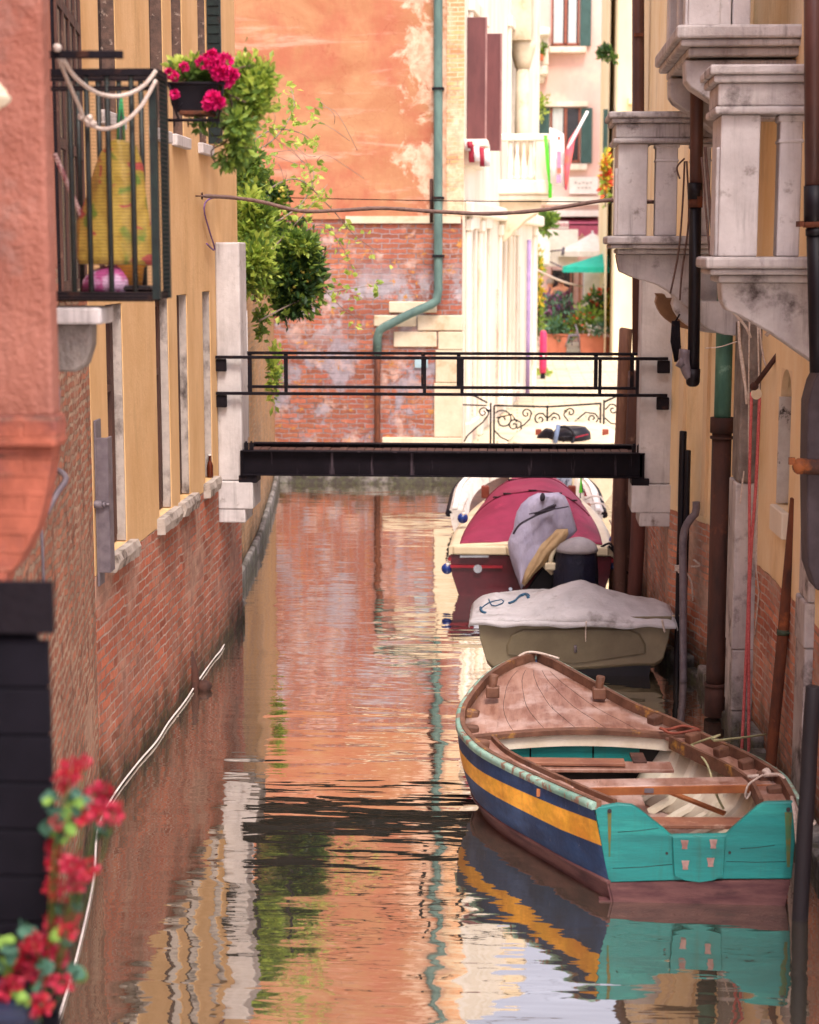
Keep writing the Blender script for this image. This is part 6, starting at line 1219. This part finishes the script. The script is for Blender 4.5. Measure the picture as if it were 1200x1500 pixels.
mb.obox(bp(0, -1, 1, -.2)+Vector((0, -.02, 0)), bp(0, -.35, 1, -.2)+Vector((0, -.02, 0)), .02, .03); mk('red_rubbing_strip', mb, mat('bright_red_strip', C('#9c2430'), C('#861c28'), rough=.3, bump=0), rb)
dk = MB(); rr = []
for i in range(n_+1):
    t_ = i/n_*.995; rr.append([bp(t_, -1, 1.02, -.07), bp(t_, -1, 1.02, .02), bp(t_, -1, .96, .035), bp(t_, -1, .72, .05), bp(t_, 0, 0, .075), bp(t_, 1, .72, .05), bp(t_, 1, .96, .035), bp(t_, 1, 1.02, .02), bp(t_, 1, 1.02, -.07)])
dk.loft(rr, cap=True, close=False); mk('deck', dk, M_CDECK, rb)
cm = MB(); cm.box(rx-.9, rx-.28, RY-.04, RY+.1, bz(0)-.06, bz(0)+.045); cm.box(rx+.62, rx+.9, RY-.04, RY+.1, bz(0)-.06, bz(0)+.045)
cm.prism([(rx-.28, RY-.03, bz(0)+.04), (rx-.28, RY-.03, bz(0)-.05), (rx-.05, RY-.03, bz(0)-.2), (rx+.1, RY-.03, bz(0)-.2), (rx+.1, RY-.03, bz(0)-.14), (rx-.02, RY-.03, bz(0)-.14)], (0, .1, 0)); mk('transom_cap', cm, M_CDECK, rb, bevel=.02, seg=2)
mb = MB(); p = at(700, 833, Y=RY-.03); mb.tube([p+Vector((0, -.01, 0)), p+Vector((0, .06, 0))], .05, 16); M_CHR = mat('chrome', C('#c9cccf'), metal=1., rough=.2, bump=0, grain=0); mk('vent_cap', mb, M_CHR, rb); mb = MB(); mb.tube([at(748, 863, Y=RY-.02), at(748, 863, Y=RY+.05)], .022, 10); mk('drain_cap', mb, M_CHR, rb); mb = MB(); mb.obox(at(674, 815, Y=RY-.04), at(716, 815, Y=RY-.04), .015, .025); mk('chrome_fitting', mb, mat('chrome', C('#c9cccf'), metal=1., rough=.2, bump=0, grain=0), rb)
for (px, py, z_) in ((711, 718, .9), (838, 718, .9)):
    p = at(px, py, Z=z_); mk('bitt', MB().box(p.x-.05, p.x+.05, p.y-.05, p.y+.05, p.z-.1, p.z+.06), mat('red_brown_block', C('#8a4230'), C('#70321f')), rb, bevel=.012)
# crimson cover: a hooped dome over the cockpit
def cover(u, v):
    t_ = lerp(.03, .9, v); s_ = (u-.5)*2; w_ = .89*(1-.05*v)
    base_ = bp(t_, s_, w_, .05); hgt = .43*(math.sin(math.pi*min(1, v*.95+.04))**.7)*(1-abs(s_)**2.6)*(.35+.65*min(1, v*3)); 
    pleat = .012*math.sin(v*26)*(1-abs(s_))+.02*noise.noise(base_*3)
    sag = -.04*math.exp(-((s_+.2)/.25)**2)*(1-v)
    return base_+Vector((0, 0, max(0, hgt+pleat+sag)))
cv = thing('boat_cover', 'crimson canvas cover stretched over hoops on the red motorboat', 'cover', (rx, RY+1.6, .6))
M_CRIM = mat('crimson_canvas', C('#94284a'), C('#801e3e'), scale=3, rough=.7, bump=.2, bscale=20, stain=C('#b83a5e'), sscale=2, slo=.55, shi=.75, grain=.05)
mk('canvas', MB().grid(cover, 48, 40), M_CRIM, cv, solid=.01)
mb = MB()
for v in (.34, .56):
    mb = MB(); mb.tube([cover(u/40, v)+Vector((0, -.002, .004)) for u in range(2, 39)], .008, 5); mk('hoop_seam', mb, mat('dark_crimson_tape', C('#741632'), bump=0), cv)
mb = MB()
for u, v in ((.22, .34), (.3, .34), (.5, .34), (.7, .34), (.82, .34), (.3, .56), (.6, .56)): p = cover(u, v)+Vector((0, -.01, .012)); mb.box(p.x-.05, p.x+.05, p.y-.01, p.y+.01, p.z-.008, p.z+.008)
mk('strap', mb, M_DARK, cv)
# fenders
M_FEN = mat('blue_fender', C('#24408c'), C('#1b3272'), rough=.3, bump=0, spec=.5, grain=0)
for (px, py, Y, lab) in ((678, 759, 21.4, 'blue ball fender on the left deck edge of the red boat'), (655, 833, 20.35, 'blue ball fender hanging low at the left stern of the red boat'), (900, 792, 20.8, 'upper blue ball fender on the right side of the red boat'), (899, 826, 20.4, 'lower blue ball fender on the right side of the red boat')):
    p = at(px, py, Y=Y); f = thing('fender', lab, 'fender', p, 'blue ball fenders of the red boat'); mk('ball', MB().ell(p, .066, .066, .066, 16, 10), M_FEN, f); mk('cap', MB().ell(p+Vector((.01, -.03, .055)), .025, .025, .025, 8, 6), M_LINEN, f)
    mk('line', MB().tube(spline([p+Vector((0, 0, .06)), p+Vector((.02 if px < 800 else -.02, .02, .15)), p+Vector((.06 if px < 800 else -.06, .06, .24))], 8), .008, 5), M_ROPE, f)
# outboards and cloths
ob = thing('outboard_motor', 'outboard motor in a navy cover with a pale top', 'outboard motor', (at(842, 840, Y=20.).x, 20., .3))
o_ = lambda x, y, Y=19.95: at(x, y, Y=Y)
def rowst(rows, Y, dep): return [((at(a, y, Y=Y).x+at(b, y, Y=Y).x)/2, Y, at(a, y, Y=Y).z, (at(b, y, Y=Y).x-at(a, y, Y=Y).x)/2, dep*k) for a, b, y, k in rows]
mk('cover', MB().stack(rowst([(812, 874, 874, .9), (810, 876, 860, 1), (811, 876, 835, 1), (814, 875, 812, 1), (818, 873, 800, .95)], 19.95, .26), 28, .02, 9, .03), mat('navy_cloth', C('#181a32'), C('#111326'), bump=.7, bscale=9, bd=.04, grain=.05, rough=.5), ob)
mk('cover_top', MB().stack(rowst([(813, 877, 806, 1.04), (816, 875, 801, 1.02), (820, 872, 796, .95), (828, 866, 792, .8), (838, 858, 789, .45)], 19.95, .26), 28, .008, 9, .02), mat('pale_cover_top', C('#a9a2a6'), C('#928b90'), bump=.5, bscale=10, bd=.03), ob)
mb = MB().tube(spline([o_(815, 800), o_(808, 815), o_(806, 830)], 6), .03, 8); p = o_(806, 828); mb.box(p.x-.06, p.x+.12, 19.9, 20.35, p.z-.05, p.z+.03); mb.tube([o_(842, 868), o_(842, 900)], .06, 10); mk('bracket', mb, M_CREAM, ob, bevel=.01)
ob = thing('outboard_motor', 'tilted black outboard motor under a lilac-white sheet', 'outboard motor', (at(790, 830, Y=20.2).x, 20.2, .3))
mk('leg', MB().loft([[at(a, y, Y=20.15), at(b, y2, Y=20.15), at(b, y2, Y=20.3), at(a, y, Y=20.3)] for a, y, b, y2 in ((766, 872, 806, 880), (784, 845, 812, 850), (806, 818, 818, 826), (822, 800, 830, 806))], smooth=False), M_BLACKP, ob, bevel=.02, seg=2)
p = at(800, 780, Y=20.45); mk('cowling', MB().ell(p, .2, .26, .3, 20, 12), M_BLACKP, ob); mk('tilt_arm', MB().tube([at(796, 826, Y=20.05), at(810, 840, Y=20.05)], .03, 8), M_CREAM, ob)
# sheet: closed draped body whose left edge runs down the transom
sh = thing('draped_sheet', 'lilac-white sheet draped over the tilted outboard of the red boat', 'sheet', (at(790, 790, Y=20.3).x, 20.2, .5))
def sheet(rows, Yf, n=30, amp=.03, fo=7, dep=.12):
    R_ = []
    for k, (a, b, y) in enumerate(rows):
        pa, pb = at(a, y, Y=Yf), at(b, y, Y=Yf); ring = []
        for j in range(n+1):
            u = j/n; p = pa.lerp(pb, u); bul = math.sin(math.pi*u)**.6*dep
            p.y += -bul+.35*dep+amp*.6*math.sin(u*fo*2+k*.5)+amp*noise.noise(Vector((u*5, k*.4, Yf))); p.z += .012*math.sin(u*9+k); ring.append(p)
        ring += [Vector((q.x, Yf+dep*.5, q.z)) for q in (pb, pa.lerp(pb, .5), pa)]
        R_.append(ring)
    return MB().loft(R_)
rowsS = [(761, 767, 858), (756, 778, 846), (751, 790, 832), (747, 803, 818), (745, 815, 806), (744, 826, 796), (747, 838, 788), (752, 846, 778), (754, 842, 765), (757, 838, 752), (764, 834, 740), (775, 828, 730), (788, 818, 724)]
mk('cloth', sheet(rowsS, 20.12, dep=.22), mat('lilac_white_cloth', C('#b9b4cc'), C('#9c96b2'), scale=3, rough=.8, bump=.8, bscale=7, grain=.06, bd=.05, st=(1.6, 1, .6)), sh)
mb = MB(); mb.tube(spline([at(752, 782, Y=19.9), at(762, 768, Y=19.88), at(785, 755, Y=19.88), at(802, 744, Y=19.88), at(815, 740, Y=19.88)], 18), .012, 6); mb.tube(spline([at(775, 753, Y=19.87), at(800, 748, Y=19.87), at(833, 742, Y=19.87)], 12), .008, 6); mb.ell(at(795, 728, Y=19.95), .03, .03, .05, 8, 6, .3); mb.loft([[at(782, 752, Y=19.88), at(812, 738, Y=19.88), at(812, 738, Y=19.9), at(782, 752, Y=19.9)], [at(786, 756, Y=19.87), at(814, 746, Y=19.87), at(814, 746, Y=19.9), at(786, 756, Y=19.9)]])
mk('tie_cord', mb, mat('dark_cord', C('#3a3240'), bump=0), sh)
rowsT = [(764, 772, 856), (768, 782, 842), (775, 798, 826), (783, 812, 808), (792, 826, 796), (806, 833, 784), (816, 832, 776)]
ts = thing('tan_cloth', 'tan canvas hanging below the lilac-white sheet on the outboard', 'cloth', (at(795, 820, Y=20.05).x, 20.05, .4)); mk('cloth', sheet(rowsT, 19.96, dep=.08, amp=.012), mat('tan_canvas', C('#bfa27c'), C('#a88a66'), bump=.2), ts)
single('line', MB().tube(spline([at(892, 800, Y=20.3), at(905, 815, Y=20.2), at(915, 835, Y=20.1), at(925, 842, Y=20.1)], 14), .014, 6).tube(spline([at(880, 802, Y=20.3), at(893, 796, Y=20.25), at(900, 806, Y=20.2)], 8), .014, 6), M_IRON, 'dark mooring line from the red boat to the timber piles', 'rope')
# small pennant
pn = thing('pennant', 'small green, white and red pennant standing at the bow of the red boat', 'flag', at(851, 728, Y=23.6)); mk('staff', MB().tube([at(850, 730, Y=23.6), at(851, 695, Y=23.6)], .008, 6), M_STEEL, pn)
mb = MB()
for m_, (xa, xb, xc, xd, ya, yb) in enumerate(((848, 855, 851, 851.5, 722, 697), (853, 857, 852.5, 853.5, 724, 708), (856, 860, 855, 856, 727, 716))): mb.m = m_; mb.prism([at(xa, ya, Y=23.58), at(xb, ya, Y=23.58), at(xd, yb, Y=23.58), at(xc, yb, Y=23.58)], (0, .015, 0))
mk('cloth', mb, [mat('neon_green', C('#5fdc32')), M_LINEN, M_BUNT], pn)
# old white boat behind the red one
wb = thing('workboat', 'wide white wooden boat moored just beyond the red motorboat', 'boat', (.1, 26, 0)); WY = 24.7
def wh(t_): return 1.08*(1-max(0, (t_-.35)/.65)**2.4)**.6 if t_ < 1 else 0
wz = lambda t_: .36+.2*t_**2
def wp(t_, s_, k=1, dz=0): return Vector((.14+s_*max(.01, wh(t_))*k, WY+4.3*t_, wz(t_)+dz))
M_WB = mat('chipped_white_paint', C('#d8d0c6'), C('#c4b8ac'), scale=4, rough=.6, bump=.3, stain=C('#7d5c4c'), sscale=6, slo=.6, shi=.7)
n_ = 20; mb = MB()
mb.loft([[wp(i/n_*.99, -1, 1, 0), wp(i/n_*.99, -1, .97, -.2), wp(i/n_*.99, -1, .85, -.6), wp(i/n_*.99, 1, .85, -.6), wp(i/n_*.99, 1, .97, -.2), wp(i/n_*.99, 1, 1, 0), wp(i/n_*.99, 1, .8, 0.), wp(i/n_*.99, 1, .78, -.22), wp(i/n_*.99, -1, .78, -.22), wp(i/n_*.99, -1, .8, 0)] for i in range(n_+1)]); mk('hull', mb, M_WB, wb)
mb = MB()
for s_ in (-1, 1): mb.tube([wp(i/n_*.97, s_, 1.01, -.05) for i in range(n_+1)], .05, 8)
mk('rubbing_strake', mb, M_IRON, wb)
mb = MB()
for s_ in (-1, 1): mb.loft([[wp(i/n_*.95, s_, .96, .012), wp(i/n_*.95, s_, .9, .012), wp(i/n_*.95, s_, .9, .04), wp(i/n_*.95, s_, .96, .04)] for i in range(n_+1)], smooth=False)
mk('white_rail', mb, M_SIGN, wb)
mk('floor', MB().loft([[wp(i/n_*.95, -1, .77, -.2), wp(i/n_*.95, 1, .77, -.2), wp(i/n_*.95, 1, .77, -.21), wp(i/n_*.95, -1, .77, -.21)] for i in range(n_+1)], smooth=False), M_WOODD, wb)
mk('engine_block', MB().stack(rowst([(772, 838, 726, 1), (768, 838, 708, 1.05), (772, 838, 694, 1), (784, 828, 684, .7)], 25.4, .35), 24, .01, 3, .04), mat('grey_cowling', C('#8f939c'), C('#3a3c46'), scale=4, lo=.46, hi=.54, rough=.25, bump=.03), wb)
mk('wooden_peg', MB().tube([wp(.03, 1, .82, .06), wp(.06, 1, .6, .03)], .04, 8), M_WOOD, wb)
for t_ in (.1, .25): mk('lashing', MB().tube(spline([wp(t_, 1, 1.03, -.06), wp(t_, 1, 1.02, .03), wp(t_, 1, .9, .05), wp(t_, 1, .79, .0)], 10), .015, 6), M_ROPE, wb)
# cream dinghy with black wheel at the quay
cb = thing('dinghy', 'cream dinghy with black seat and steering wheel below the iron railing', 'boat', (.9, 28.9, 0)); CY = 27.6
c0 = (at(740, 650, Y=28).x, at(908, 645, Y=28).x); cm_ = sum(c0)/2; hw_ = (c0[1]-c0[0])/2
def ch_(t_): return hw_*(1-max(0, (t_-.3)/.7)**2.2)**.6 if t_ < 1 else 0
n_ = 18; mb = MB()
def cp(t_, u, z): return Vector((cm_+max(.01, ch_(t_))*u+.2*t_, CY+2.5*t_, z+.12*t_))
mb.loft([[cp(i/n_*.99, *q) for q in ((-1, .92), (-1, .75), (-.85, .2), (-.5, -.2), (.5, -.2), (.85, .2), (1, .75), (1, .92), (.86, 1.02), (.66, .98), (-.66, .98), (-.86, 1.02))] for i in range(n_+1)]); mk('hull', mb, M_CDECK, cb)
def oc(x, y, Y=28.0): return at(x, y, Y=Y)
mb = MB().stack(rowst([(806, 866, 652, 1), (804, 866, 642, 1.05), (812, 864, 632, 1), (822, 858, 625, .7)], 28.2, .3), 20, .02); mk('seat', mb, M_BLACKP, cb)
mb = MB(); mb.obox(oc(842, 641, 27.85), oc(862, 636, 27.85), .02, .02); mk('red_stripe', mb, M_BUNT, cb)
mb = MB(); c_ = oc(826, 640, 27.8); mb.tube([c_+Vector((.16*math.cos(a*.35), .06*math.sin(a*.35), .16*math.sin(a*.35))) for a in range(19)], .022, 8); mb.tube([c_+Vector((-.14, 0, 0)), c_+Vector((.14, 0, 0))], .014, 6); mb.tube([c_, c_+Vector((0, .2, -.2))], .02, 6); mk('steering_wheel', mb, M_BLACKP, cb)
mb = MB().tube([oc(812, 655, 27.75), oc(818, 622, 27.75)], .035, 10); mk('windscreen_post', mb, mat('blue_grey_post', C('#6f7f9a'), bump=0), cb)
mb = MB(); p = oc(790, 642, 28.2); mb.prism([p+Vector((-.2, 0, -.16)), p+Vector((.3, 0, -.16)), p+Vector((.22, 0, .12)), p+Vector((.1, 0, .14))], (0, .3, 0)); mk('console', mb, M_IRON, cb, bevel=.02)
for px in (789, 887): p = oc(px, 634, 28.6); mk('cleat', MB().box(p.x-.05, p.x+.05, p.y-.04, p.y+.04, p.z-.05, p.z+.06), mat('red_brown_block', C('#8a4230')), cb, bevel=.01)
